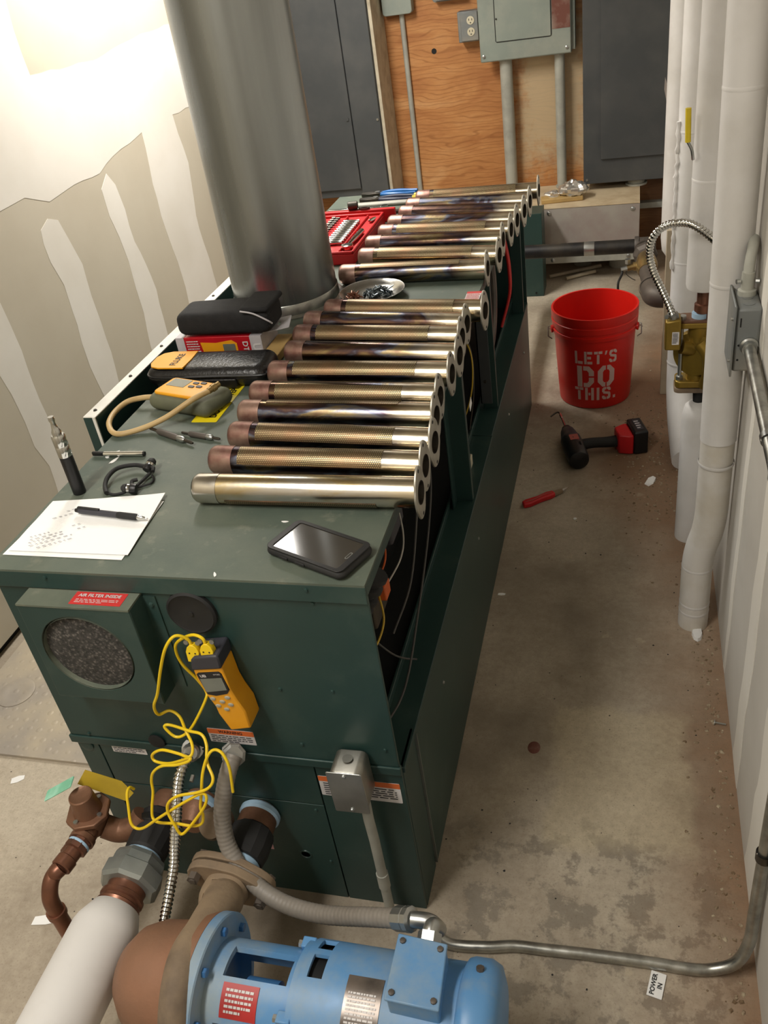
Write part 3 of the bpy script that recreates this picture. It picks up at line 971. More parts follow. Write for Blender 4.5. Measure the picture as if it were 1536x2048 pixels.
def build_burner():
    t = thing('burner_tube', 'x', 'burner tube', (0, 0, 0))
    P = {}
    P['tube'] = part('tube', MB().cyl((.012, 0, 0), (L_, 0, 0), R_, n=36, cap=False), M['tube'], t, smooth=60)
    P['end_cap'] = part('end_cap', MB().lathe([(R_ * .86, -.001), (R_ * .97, .003), (R_ + .0006, .008), (R_ + .0006, .045)], (0, 0, 0), (1, 0, 0), n=36, cap1=False), M['capred'], t, smooth=60)
    # curved strip of punched ports
    me_b = MB()
    na, nx, aw = 12, 10, math.radians(84)
    uv = []
    vs, fs = [], []
    for i in range(nx + 1):
        x = .058 + (.322 - .058) * i / nx
        for j in range(na + 1):
            a = -aw / 2 + aw * j / na
            vs.append((x, -(R_ + .0009) * math.sin(a), (R_ + .0009) * math.cos(a)))
            uv.append((x, a * R_))
    for i in range(nx):
        for j in range(na):
            k = i * (na + 1) + j
            fs.append((k, k + 1, k + na + 2, k + na + 1))
    me_b.add(vs, fs)
    # edges of the strip folded to the tube
    k0 = len(me_b.v)
    ring = [i * (na + 1) for i in range(nx + 1)] + [nx * (na + 1) + j for j in range(1, na + 1)] + [i * (na + 1) + na for i in range(nx - 1, -1, -1)] + [j for j in range(na - 1, 0, -1)]
    for r in ring:
        v = me_b.v[r]
        me_b.v.append(Vector((v.x, v.y * .95, v.z * .95)))
        uv.append(uv[r])
    for q in range(len(ring)):
        q2 = (q + 1) % len(ring)
        me_b.f.append((ring[q], k0 + q, k0 + q2, ring[q2]))
    P['port_strip'] = o = part('port_strip', me_b, M['ports'], t, smooth=50)
    ul = o.data.uv_layers.new(name='uv')
    for lp in o.data.loops:
        ul.data[lp.index].uv = uv[lp.vertex_index]
    # oval flange with two ears, inner throat
    Fm = frame((L_, 0, 0), (0, 1, 0), (0, 0, 1))
    no = 40
    outer, inner = [], []
    for i in range(no):
        a = 2 * PI * i / no
        s = math.sin(a)
        rr = .0335 + .0135 * abs(s) ** 5 + .0006 * math.sin(9 * a)
        outer.append((rr * math.cos(a), rr * s))
        inner.append((.0195 * math.cos(a), .0195 * s))
    P['flange'] = part('flange', MB().at(Fm).ringprism(outer, inner, -.0035, .0), M['flange'], t, bevel=.0008)
    P['throat'] = part('throat', MB().lathe([(.0195, .001), (.0175, -.02), (.0165, -.05)], (L_, 0, 0), (1, 0, 0), n=28, cap0=False, cap1=True), M['iron'], t, smooth=60)
    for s in (-1, 1):
        part('bolt_hole', MB().cyl((L_ - .0005, 0, s * .0395), (L_ + .0004, 0, s * .0395), .0032, n=12), M['dark'], t)
    for c in bpy.data.objects:
        if c.parent == t:
            c.location = (0, 0, R_ + .001)
    return t


BUR = [(-.704, 1.127, -.313, 1.124, 150), (-.712, 1.220, -.314, 1.204, 32), (-.710, 1.309, -.311, 1.281, 36), (-.725, 1.396, -.330, 1.375, -32), (-.732, 1.479, -.329, 1.452, 58),
       (-.726, 1.573, -.331, 1.549, 30), (-.723, 1.675, -.321, 1.632, 190), (-.733, 1.765, -.334, 1.725, 42), (-.733, 1.845, -.326, 1.795, 200), (-.703, 1.915, -.292, 1.868, 34),
       (-.738, 2.162, -.341, 2.150, -4), (-.718, 2.293, -.312, 2.245, 28), (-.726, 2.400, -.328, 2.375, 175), (-.712, 2.500, -.304, 2.455, 30), (-.704, 2.591, -.298, 2.540, 200),
       (-.691, 2.686, -.279, 2.625, 170), (-.686, 2.766, -.274, 2.722, 185), (-.672, 2.850, -.268, 2.840, 48)]
ORDN = ['first', 'second', 'third', 'fourth', 'fifth', 'sixth', 'seventh', 'eighth', 'ninth', 'tenth']
proto = build_burner()
for i, (ax, ay, bx, by, roll) in enumerate(BUR):
    near = i < 10
    k = i if near else i - 10
    if i == 0:
        lab = 'bright silver burner tube lying next to the phone, first of the ten'
    elif i == 17:
        lab = 'burner tube lying against the blue pliers at the far boiler end'
    elif near:
        lab = 'heat-stained burner tube on the boiler, %s of ten counting from the phone' % ORDN[k]
    else:
        lab = 'heat-stained burner tube on the boiler, %s of eight counting from the screw dish' % ORDN[k]
    rz = math.atan2(by - ay, bx - ax)
    grp = 'ten burner tubes near the phone' if near else 'eight burner tubes beyond the screw dish'
    if i == 0:
        o = proto
        o.location = (ax, ay, ZT)
        o.rotation_euler = (0, 0, rz)
        o['label'] = lab
        o['group'] = grp
    else:
        o = dup(proto, (ax, ay, ZT), (0, 0, rz), lab, grp)
    for c in [c for c in bpy.data.objects if c.parent == o]:
        if c.name.split('.')[0] in ('tube', 'port_strip', 'end_cap'):
            c.rotation_euler = (math.radians(roll), 0, 0)

# the first tube is cleaner than the rest
for c in bpy.data.objects:
    if c.parent == proto and c.name.split('.')[0] in ('tube', 'end_cap'):
        c.data = c.data.copy()
        c.data.materials[0] = M['tubesilver']

# ------------------------------------------------------------------ things lying on the boiler top
def softbox(x0, x1, y0, y1, z0, z1, r, n=5, seg=5, bulge=0.0):
    """rounded-plan box with rounded top and bottom edges"""
    mb = MB()
    L = []
    rr = min(r, (z1 - z0) * .5)
    cx, cy, wx, wy = (x0 + x1) / 2, (y0 + y1) / 2, x1 - x0, y1 - y0
    for i in range(seg + 1):
        a = PI / 2 * i / seg
        ins = rr * (1 - math.sin(a))
        L.append([(cx + p[0], cy + p[1], z0 + rr * (1 - math.cos(a))) for p in rrect(wx - 2 * ins, wy - 2 * ins, max(r - ins * .6, .002), n)])
    for i in range(seg + 1):
        a = PI / 2 * i / seg
        ins = rr * (1 - math.cos(a))
        L.append([(cx + p[0], cy + p[1], z1 - rr * (1 - math.sin(a))) for p in rrect(wx - 2 * ins, wy - 2 * ins, max(r - ins * .6, .002), n)])
    mb.loft(L)
    return mb


Z0 = ZT
# long black vinyl meter case with a yellow badge
t = thing('meter_case', 'long black vinyl meter case with a yellow badge on its end', 'case', (-.878, 1.60, Z0))
case_b = softbox(-1.02, -.735, 1.552, 1.662, Z0 + .0005, Z0 + .046, .028)
for v in case_b.v:
    v.z += .006 * mnoise.noise(Vector((v.x * 14, v.y * 14, 0))) * (1 if v.z > Z0 + .03 else 0)
part('shell', case_b, M['leather'], t, smooth=70)
zp = [(-.735 - .003, 1.575, Z0 + .03), (-.742, 1.553, Z0 + .031), (-.85, 1.5505, Z0 + .031), (-.97, 1.551, Z0 + .030), (-1.012, 1.562, Z0 + .030), (-1.0215, 1.60, Z0 + .030), (-1.013, 1.65, Z0 + .030)]
part('zip', MB().tube(smooth_path(zp, 6), .0022, 6), M['black'], t)
part('side_pocket', softbox(-.90, -.80, 1.546, 1.556, Z0 + .004, Z0 + .026, .004), M['leather'], t, smooth=70)
by = part('badge', MB().at(Matrix.Translation((-.965, 1.605, Z0 + .0455))).prism([(-.048, -.018), (-.040, -.034), (-.020, -.042), (.040, -.044), (.042, 0), (.040, .042), (-.020, .042), (-.040, .034), (-.049, .015)], 0, .003), M['yellow'], t, label='yellow badge')
text('badge_print', 'FLUKE', frame((-.955, 1.603, Z0 + .0486), (0, 1, 0), (-1, 0, 0)), .021, M['dkink'], by, bold=.0004, sx=1.0)

# red boxed meter pack with a hang tab, black nylon pouch on it
t = thing('boxed_meter', 'red and grey retail box with a hang tab under the nylon pouch', 'box', (-.90, 1.76, Z0))
part('carton', MB().box(-1.005, -.795, 1.703, 1.80, Z0 + .0005, Z0 + .056), M['cardred'], t, bevel=.0015)
part('grey_panel', MB().box(-1.006, -.985, 1.7024, 1.801, Z0 + .0005, Z0 + .0565), M['cardgrey'], t)
part('grey_panel', MB().box(-.822, -.794, 1.7022, 1.801, Z0 + .0005, Z0 + .0563), M['cardgrey'], t)
part('product_picture', MB().at(frame((-.895, 1.7024, Z0 + .028), (1, 0, 0), (0, 0, 1))).prism([(-.045, -.02), (.03, -.02), (.04, -.012), (.04, .012), (.028, .02), (-.012, .014), (-.05, .016)], 0, .0006), M['yellow'], t, smooth=0)
part('picture_screen', MB().at(frame((-.875, 1.7018, Z0 + .028), (1, 0, 0), (0, 0, 1))).prism(rrect(.03, .022, .002), 0, .0006), M['lcd'], t, smooth=0)
part('small_print', lines(MB(), frame((-.962, 1.7023, Z0 + .03), (1, 0, 0), (0, 0, 1)), -.018, .014, -.022, .02, 7, .4, 21), M['stickw'], t, smooth=0)
text('box_print', 'DTI', frame((-.835, 1.7023, Z0 + .03), (0, 0, -1), (1, 0, 0)), .018, M['stickw'], t, bold=.0004)
text('box_print', 'U', frame((-.808, 1.7018, Z0 + .03), (0, 0, -1), (1, 0, 0)), .026, M['stickw'], t, bold=.0010)
tab = MB().at(frame((-.768, 1.762, Z0 + .058), (1, .25, .10), (-.25, 1, 0)))
tab.ringprism(rrect(.052, .072, .003, 5), rrect(.008, .022, .0035, 5), 0, .0016)
part('hang_tab', tab, M['cardgrey'], t, label='grey card hang tab with slot')

t = thing('nylon_pouch', 'soft black nylon pouch lying on the red retail box', 'pouch', (-.875, 1.75, Z0 + .057))
pb = softbox(-.995, -.765, 1.698, 1.798, Z0 + .060, Z0 + .112, .018)
for v in pb.v:
    up = 1 if v.z > Z0 + .085 else 0
    v.z += up * (.006 * mnoise.noise(Vector((v.x * 12, v.y * 12, 3))) + .010 * max(0, (v.x + .84) / .08) * (1 if v.x > -.84 else 0))
    v.y += .004 * mnoise.noise(Vector((v.x * 15, v.z * 20, 8)))
part('body', pb, M['cloth'], t, smooth=70)
part('flap', softbox(-.83, -.76, 1.694, 1.802, Z0 + .112, Z0 + .124, .010), M['cloth'], t, smooth=70)
part('flap_binding', MB().tube(smooth_path([(-.825, 1.693, Z0 + .118), (-.795, 1.692, Z0 + .112), (-.765, 1.693, Z0 + .095), (-.758, 1.70, Z0 + .085)]), .002, 6), M['cardgrey'], t)

solo('wood_shim', MB().box(-.792, -.752, 1.668, 1.795, Z0 + .0003, Z0 + .020), M['tan'], 'small tan block lying beside the red retail box', 'block', (-.772, 1.73, Z0), bevel=.002)

# yellow pressure meter in a grey rubber boot, with amber hose
mo = Vector((-.876, 1.478, Z0))
MF = frame(mo, (.957, -.29, 0), (.29, .957, 0))
t = thing('pressure_meter', 'yellow handheld meter in a grey-green rubber boot with amber hose', 'meter', mo)
mb = softbox(-.083, .083, -.046, .046, .0005, .036, .016)
mb.v = [MF @ v for v in mb.v]
part('rubber_boot', mb, M['boot'], t, smooth=70)
mb = softbox(-.070, .052, -.034, .036, .034, .0415, .010)
mb.v = [MF @ v for v in mb.v]
part('yellow_face', mb, M['yellow'], t, smooth=60, label='yellow face plate')
part('display', MB().at(MF).box(-.060, -.012, -.002, .030, .0412, .0422), M['lcd'], t)
for px_, py_ in ((.004, .006), (.004, .022), (.022, .010), (.022, .026)):
    part('button', MB().at(MF @ Matrix.Translation((px_, py_, .041))).prism(rrect(.014, .008, .0025), 0, .002), M['slate'], t)
hp = [(-0.9652, 1.4814, 0.846), (-0.9919, 1.4796, 0.845), (-1.0269, 1.4757, 0.838), (-1.0374, 1.4344, 0.834), (-1.0226, 1.3846, 0.833), (-0.9841, 1.3474, 0.833), (-0.9388, 1.3638, 0.835), (-0.8866, 1.3833, 0.85), (-0.8346, 1.4129, 0.874), (-0.8118, 1.4451, 0.876)]
part('hose', MB().tube(smooth_path(hp), .0058, 10), M['hose'], t, label='amber rubber hose')
part('hose_barb', MB().lathe([(.0045, 0), (.0065, .001), (.0065, .010), (.008, .011), (.008, .020), (.006, .022), (.006, .030)], (-0.813, 1.443, 0.876), Vector((-0.802, 1.4632, 0.879)) - Vector((-0.813, 1.443, 0.876)), n=12), M['brass'], t, label='brass barb fitting')

# two hex driver bits
def driver(name, lab, a, b, r):
    a, b = Vector(a), Vector(b)
    L = (b - a).length
    a.z = b.z = Z0 + r + .0003
    t = thing(name, lab, 'driver bit', (a + b) / 2 - Vector((0, 0, r)), 'nut driver bits')
    d = b - a
    part('shank', MB().lathe([(r * .45, 0), (r * .5, .004), (r * .5, L * .22)], a, d, n=6), M['iron'], t, smooth=0)
    part('sleeve', MB().lathe([(r * .8, L * .2), (r, L * .23), (r, L * .62), (r * .8, L * .66)], a, d, n=16), M['greyiron'], t)
    part('collar', MB().lathe([(r * .85, L * .66), (r * 1.0, L * .68), (r * 1.0, L * .78), (r * .6, L * .82)], a, d, n=16), M['zinc'], t)
    part('tip', MB().lathe([(r * .5, L * .8), (r * .5, L * .97), (r * .3, L)], a, d, n=8), M['iron'], t)


driver('driver_bit', 'longer dark driver bit lying by the amber hose', (-0.922, 1.371, 0.832), (-0.8003, 1.3117, 0.832), .0065)
driver('driver_bit', 'shorter dark driver bit pointing at the burner tubes', (-0.8432, 1.3544, 0.832), (-0.7508, 1.3288, 0.832), .0058)

# standing vape pen
c = (-.955, 1.146)
t = thing('vape_pen', 'black and silver vape pen standing upright beside the papers', 'vape pen', (c[0], c[1], Z0))
part('battery', MB().lathe([(.0108, .0003), (.0118, .0015), (.0118, .078)], (c[0], c[1], Z0), (0, 0, 1), n=28), M['black'], t)
part('tank', MB().lathe([(.0116, .078), (.0122, .079), (.0122, .098), (.0116, .099), (.0122, .100), (.0122, .118), (.0108, .121)], (c[0], c[1], Z0), (0, 0, 1), n=28), M['chrome'], t)
part('mouthpiece', MB().lathe([(.0085, .120), (.0085, .127), (.006, .133), (.0042, .144), (.0058, .150), (.0050, .156)], (c[0], c[1], Z0), (0, 0, 1), n=20), M['chrome'], t)

# pocket tube/rod
t = thing('pocket_screwdriver', 'slim chrome pocket screwdriver lying behind the vape pen', 'screwdriver', (-.94, 1.272, Z0))
part('shaft', MB().cyl((-.972, 1.272, Z0 + .0056), (-.888, 1.274, Z0 + .0056), .0052, n=14), M['chrome'], t)
part('end_plug', MB().cyl((-.888, 1.274, Z0 + .0056), (-.885, 1.274, Z0 + .0056), .0046, n=14), M['black'], t)
part('pocket_clip', MB().box(-.998, -.972, 1.269, 1.275, Z0 + .002, Z0 + .011), M['black'], t, bevel=.002)

# sport earphones
t = thing('earphones', 'black wired sport earphones coiled beside the papers', 'earphones', (-.87, 1.19, Z0))
zz = Z0 + .006
part('neck_band', MB().tube(smooth_path([(-0.8932, 1.137, 0.832), (-0.9063, 1.1565, 0.834), (-0.9119, 1.1787, 0.838), (-0.9089, 1.2014, 0.84), (-0.8977, 1.2138, 0.84), (-0.8768, 1.2226, 0.838), (-0.8535, 1.2177, 0.838)]), .0042, 10), M['rubber'], t)
part('cord', MB().tube(smooth_path([(-0.8995, 1.1446, 0.829), (-0.8801, 1.1371, 0.829), (-0.8647, 1.1423, 0.829), (-0.8546, 1.1462, 0.832)]), .0026, 8), M['rubber'], t)
part('cord', MB().tube(smooth_path([(-0.8354, 1.1987, 0.836), (-0.8419, 1.1845, 0.832), (-0.8454, 1.1595, 0.832)]), .0030, 8), M['rubber'], t)
part('cord', MB().tube(smooth_path([(-0.8324, 1.1983, 0.832), (-0.826, 1.1895, 0.829), (-0.8257, 1.1745, 0.829), (-0.8407, 1.1642, 0.829), (-0.8479, 1.1592, 0.83)]), .0020, 8), M['rubber'], t)
for q, (a, b) in enumerate((((-0.8463, 1.2123, 0.836), (-0.8436, 1.2254, 0.842)), ((-0.8408, 1.1453, 0.836), (-0.8513, 1.1436, 0.838)))):
    a, b = Vector(a), Vector(b)
    e = part('earbud', MB().lathe([(.004, -.006), (.009, -.004), (.010, .004), (.008, .008)], a, b - a, n=18), M['black'], t)
    part('chrome_ring', MB().lathe([(.0078, .006), (.0086, .008), (.0086, .012), (.0070, .013)], a, b - a, n=18), M['chrome'], e)
    part('ear_tip', MB().lathe([(.006, .012), (.0085, .014), (.0070, .020), (.0035, .023)], a, b - a, n=18), M['rubber'], e)
    wing = [a + Vector((.010, 0, .004)), a + Vector((.016, -.006, .006)), a + Vector((.018, -.014, .004))] if q == 0 else [a + Vector((-.006, .006, .003)), a + Vector((-.010, .016, .006)), a + Vector((-.002, .022, .006))]
    part('ear_wing', MB().tube(smooth_path(wing), .0036, 8), M['rubber'], e)

# papers and pen
def sheet(name, lab, cs, z, lift, seed):
    a, b, c_, d = [Vector((p[0], p[1], 0)) for p in cs]
    mb = MB()
    nx, ny = 14, 12
    vs, fs = [], []
    for k, off in ((0, 0.0), (1, .0007)):
        for j in range(ny + 1):
            for i in range(nx + 1):
                u, v = i / nx, j / ny
                p = (a.lerp(b, u)).lerp(d.lerp(c_, u), v)
                h = z + off + lift * max(0, mnoise.noise(Vector((u * 2.3 + seed, v * 2.3, seed)))) + lift * 2.2 * (u ** 3) * (1 - v) ** 2
                vs.append((p.x, p.y, h))
    N = (nx + 1) * (ny + 1)
    for j in range(ny):
        for i in range(nx):
            q = j * (nx + 1) + i
            fs.append((q + N, q + N + nx + 1, q + N + nx + 2, q + N + 1))
            fs.append((q, q + 1, q + nx + 2, q + nx + 1))
    rim = [i for i in range(nx + 1)] + [j * (nx + 1) + nx for j in range(1, ny + 1)] + [ny * (nx + 1) + i for i in range(nx - 1, -1, -1)] + [j * (nx + 1) for j in range(ny - 1, 0, -1)]
    for q in range(len(rim)):
        r2 = rim[(q + 1) % len(rim)]
        fs.append((rim[q], rim[q] + N, r2 + N, r2))
    mb.add(vs, fs)
    loc = Vector(((a.x + c_.x) / 2, (a.y + c_.y) / 2, z))
    return solo(name, mb, M['papersheet'], lab, 'paper', loc, 'sheets of paper on the boiler', smooth=60)


sheet('paper_sheet', 'lower white sheet peeking out from under the written sheet', [(-.985, 1.100), (-.772, 1.120), (-.768, .955), (-.992, .957)], Z0 + .0006, .0006, 2)
ps = sheet('paper_sheet', 'white sheet of paper with faint handwriting under the pen', [(-.990, 1.112), (-.776, 1.138), (-.762, .966), (-.986, .966)], Z0 + .0026, .0022, 5)
hw = MB()
rr = random.Random(4)
for row, (x0, y0, ln) in enumerate(((-.965, 1.000, .03), (-.960, .992, .055), (-.958, .984, .06), (-.952, .976, .07), (-.935, .972, .06), (-.955, 1.055, .03), (-.940, 1.078, .022), (-.890, 1.028, .014), (-.905, 1.036, .01))):
    x = x0
    Mh = frame((0, 0, 0), (.86, .5, 0), (-.5, .86, 0))
    while x < x0 + ln:
        wd = rr.uniform(.003, .009)
        s = (x - x0)
        hw.at(Matrix.Translation((x0 + s * .86, y0 + s * .5, Z0 + .0062)) @ Mh)
        hw.add([(0, -.0009, 0), (wd * .8, -.0009, 0), (wd * .8, .0009, 0), (0, .0009, 0)], [(0, 1, 2, 3)])
        x += wd + .003
part('handwriting', hw, M['pencil'], ps, smooth=0)

pa, pb_ = Vector((-.912, 1.072, Z0 + .0125)), Vector((-.769, 1.054, Z0 + .0125))
t = thing('pen', 'black retractable gel pen lying on the paper', 'pen', ((pa.x + pb_.x) / 2, (pa.y + pb_.y) / 2, Z0 + .006))
d = pb_ - pa
part('barrel', MB().lathe([(.0052, .004), (.0056, .010), (.0056, .085)], pa, d, n=18), M['slate'], t)
part('clip', MB().at(frame(pa + Vector((.018, -.002, .0062)), d, (0, 1, 0))).box(-.016, .030, -.0025, .0025, -.001, .0018), M['black'], t, bevel=.0008)
part('push_button', MB().lathe([(.0035, -.004), (.004, .0), (.0045, .006)], pa, d, n=14), M['black'], t)
part('grip', MB().lathe([(.0056, .085), (.0060, .088), (.0060, .122), (.0050, .126)], pa, d, n=18), M['rubber'], t)
part('tip', MB().lathe([(.0048, .125), (.0025, .139), (.0010, .141), (.0006, .146)], pa, d, n=14), M['chrome'], t)

# phone in a rugged case
pc = Vector((-.4455, .990, Z0))
PF = frame(pc, (.920, -.393, 0), (.393, .920, 0))
t = thing('phone', 'black smartphone in a rugged case lying on the boiler corner', 'phone', pc)
mb = softbox(-.077, .077, -.041, .041, .0005, .0165, .012)
mb.v = [PF @ v for v in mb.v]
part('case', mb, M['rubber'], t, smooth=60)
mb = MB().at(PF).ringprism(rrect(.150, .080, .011, 6), rrect(.128, .067, .004, 6), .0165, .0182)
part('case_rim', mb, M['black'], t, bevel=.0006)
part('screen', MB().at(PF).box(-.064, .064, -.0335, .0335, .0160, .0169), M['screen'], t, label='dark glass screen')
part('home_button', MB().at(PF @ Matrix.Translation((.060, 0, .0169))).ringprism(rrect(.005, .016, .0023, 4), rrect(.0034, .0142, .0016, 4), 0, .0006), M['zinc'], t)
part('side_button', MB().at(PF).box(-.012, .006, -.0425, -.040, .006, .011), M['rubber'], t, bevel=.001)
part('side_button', MB().at(PF).box(-.045, -.028, -.0425, -.040, .006, .011), M['rubber'], t, bevel=.001)

# paint chips
for i, (p, s) in enumerate((((-0.5303, 1.0711, 0.826), .006), ((-0.944, 1.2557, 0.826), .012), ((-0.9662, 1.2684, 0.826), .007), ((-0.9566, 1.2872, 0.826), .008), ((-0.5952, 0.9296, 0.826), .006))):
    mb = MB().at(Matrix.Translation((p[0], p[1], Z0 + .0002)) @ Matrix.Rotation(i * 1.3, 4, 'Z'))
    mb.prism([(s * math.cos(a) * (1 + .3 * math.sin(3 * a + i)), s * .35 * math.sin(a)) for a in [k * PI / 5 for k in range(10)]], 0, .0008)
    solo('paint_chip', mb, M['papersheet'], ['slim pale chip on the boiler top between phone and silver tube', 'oval pale chip on the boiler top beside the earphones', 'small pale chip below the chrome screwdriver', 'pale smear of plaster touching the chrome screwdriver', 'pale chip on the boiler top near its front lip'][i], 'chip', (p[0], p[1], Z0), 'pale chips on the boiler top', smooth=0)

# ------------------------------------------------------------------ dish of screws
DC = Vector((-.626, 2.050, Z0))
t = thing('parts_dish', 'round steel parts dish full of small screws', 'dish', DC)
part('bowl', MB().lathe([(.045, .0005), (.060, .002), (.072, .012), (.080, .020), (.083, .021), (.083, .0225), (.079, .0218), (.070, .013), (.058, .0045), (.002, .0035)], DC, (0, 0, 1), n=48), M['dish'], t, smooth=60)


def screw_proto(name, lab, hm, sm, grp):
    t = thing(name, lab, 'screw', (0, 0, 0), grp)
    part('head', MB().lathe([(.0058, 0), (.0058, .0012), (.0042, .0014), (.0040, .0048), (.003, .005)], (0, 0, 0), (-1, 0, 0), n=8), M[hm], t, smooth=30)
    part('shank', MB().lathe([(.0021, 0), (.0021, .012), (.0004, .018)], (0, 0, 0), (1, 0, 0), n=8), M[sm], t)
    return t


rr = random.Random(9)
for name, lab, hm, grp, n, cx, cy, sx, sy in (
        ('hex_screw', 'small zinc hex screw heaped in the steel dish', 'screwzinc', 'zinc screws in the dish', 58, .010, .012, .034, .026),
        ('brass_screw', 'small copper-coloured screw heaped at the edge of the steel dish', 'copper', 'copper-coloured screws in the dish', 14, -.043, -.018, .013, .013)):
    pr = screw_proto(name, lab, hm, hm, grp)
    for i in range(n):
        g1, g2 = rr.gauss(0, .55), rr.gauss(0, .55)
        g1, g2 = max(-1, min(1, g1)), max(-1, min(1, g2))
        q = math.hypot(g1, g2)
        h = .0075 + max(0, (1 - q)) * .020 * rr.uniform(.3, 1)
        loc = (DC.x + cx + g1 * sx, DC.y + cy + g2 * sy, Z0 + h)
        rot = (rr.uniform(0, 6.28), rr.uniform(-.5, .5), rr.uniform(0, 6.28))
        if i == 0:
            pr.location = loc
            pr.rotation_euler = rot
        else:
            dup(pr, loc, rot)

# ------------------------------------------------------------------ socket set in a red case
t = thing('socket_case', 'open red plastic socket set case lying beyond the flue', 'tool case', (-.86, 2.5, Z0))
X0, X1, Y0, Y1 = -.985, -.745, 2.315, 2.69
tray = MB().box(X0, X1, Y0, Y1, Z0 + .0005, Z0 + .030)
tray.box(X0, X1, Y0, Y0 + .008, Z0 + .030, Z0 + .038).box(X0, X1, Y1 - .008, Y1, Z0 + .030, Z0 + .038).box(X0, X0 + .008, Y0, Y1, Z0 + .03, Z0 + .038).box(X1 - .008, X1, Y0, Y1, Z0 + .03, Z0 + .038)
part('tray', tray, M['redblow'], t, bevel=.003)
part('tray_rib', MB().box(-.862, -.856, Y0 + .02, Y1 - .02, Z0 + .03, Z0 + .037), M['redblow'], t, bevel=.002)
part('tray_rib', MB().box(-.795, -.790, Y0 + .02, Y1 - .02, Z0 + .03, Z0 + .037), M['redblow'], t, bevel=.002)
part('lid_edge', MB().box(-.985, -.715, 2.705, 2.722, Z0 + .0005, Z0 + .042), M['redblow'], t, bevel=.003)
part('hinge', MB().box(-.90, -.80, 2.69, 2.705, Z0 + .012, Z0 + .022), M['redblow'], t)


def socket(x, y, r, L, lab, grp):
    mb = MB().lathe([(r * .8, 0), (r, .001), (r, L * .55), (r * .86, L * .6), (r * .86, L), (r * .5, L), (r * .5, L - .004)], (x, y, Z0 + .030 + r), (1, 0, 0), n=14)
    solo('socket', mb, M['chrome'], lab, 'socket', (x + L / 2, y, Z0 + .030), grp)


ORDX = ORDN + ['eleventh']
for k in range(11):
    socket(-.852, 2.405 + k * .0195, .0075, .050, 'short chrome socket in the red case, %s counting from the end nearest the dish' % ORDX[k], 'short sockets in the red case')
for k in range(6):
    socket(-.915, 2.330 + k * .017, .0072, .058, 'deep chrome socket in the red case, %s counting from the end nearest the dish' % ORDX[k], 'deep sockets in the red case')
for k in range(10):
    mb = MB().lathe([(.0045, 0), (.0065, .001), (.0065, .012), (.004, .013), (.004, .026)], (-.905, 2.46 + k * .021, Z0 + .037), (1, 0, 0), n=8)
    solo('drive_bit', mb, M['iron'], 'dark drive bit in the red case row, %s counting from the end nearest the dish' % ORDX[k], 'bit', (-.89, 2.46 + k * .021, Z0 + .030), 'drive bits in the red case')
t = thing('ratchet', 'chrome ratchet handle lying in the red case', 'ratchet', (-.772, 2.42, Z0 + .03))
part('head', MB().lathe([(.010, 0), (.017, .002), (.017, .012), (.010, .014)], (-.775, 2.362, Z0 + .0305), (0, 0, 1), n=20), M['chrome'], t)
part('handle', MB().tube(smooth_path([(-.775, 2.375, Z0 + .038), (-.772, 2.42, Z0 + .038), (-.768, 2.50, Z0 + .038)]), lambda s: .0055 + .003 * min(1, s / .06), 10), M['chrome'], t)
solo('drive_bit', MB().lathe([(.004, 0), (.006, .002), (.006, .02), (.004, .035)], (-.770, 2.60, Z0 + .036), (.3, 1, 0), n=8), M['chrome'], 'single bright drive adapter lying apart in the red case', 'bit', (-.77, 2.61, Z0 + .03))
solo('socket_adapter', MB().lathe([(.010, 0), (.013, .002), (.013, .03), (.009, .033)], (-.868, 2.713, Z0 + .0555), (.9, .2, 0), n=14), M['iron'], 'black socket resting on the lid edge of the red case', 'socket', (-.85, 2.71, Z0 + .043))
solo('ring_spanner', MB().at(Matrix.Translation((-.815, 2.713, Z0 + .0425))).ringprism(circle(.019, 24, 0, 0, .0085), circle(.012, 24, 0, 0, .005), 0, .006), M['iron'], 'steel ring lying on the lid edge of the red case', 'ring', (-.815, 2.713, Z0 + .0425))

# pliers and wrenches at the far end
def pliers(name, lab, o, ang, gm, s=1.0, tip=None):
    F = frame(o, (math.cos(ang), math.sin(ang), 0), (-math.sin(ang), math.cos(ang), 0))
    t = thing(name, lab, 'pliers', o)
    for sg in (-1, 1):
        jaw = MB().at(F).prism([(-.062 * s, sg * .002), (-.06 * s, sg * .010), (-.030 * s, sg * .017), (-.004 * s, sg * .014), (.012 * s, sg * .012), (.014 * s, 0), (-.010 * s, sg * .001)][::sg], .004, .016)
        part('jaw', jaw, M['iron'], t, bevel=.001)
        hp = [(.008 * s, sg * .006, .010), (.035 * s, sg * .016, .010), (.08 * s, sg * .020, .010), (.135 * s, sg * .015, .010)]
        h = part('handle', MB().at(F).tube(smooth_path(hp), lambda q: .0065 + .002 * math.sin(min(1, q / .1) * PI), 10), M[gm], t)
        if tip:
            part('handle_tip', MB().at(F).tube([(.128 * s, sg * .0157, .010), (.140 * s, sg * .0145, .010)], .0088, 10), M[tip], h)
    part('pivot', MB().at(F).cyl((-.004, 0, .003), (-.004, 0, .019), .009, n=16), M['zinc'], t)
    return t


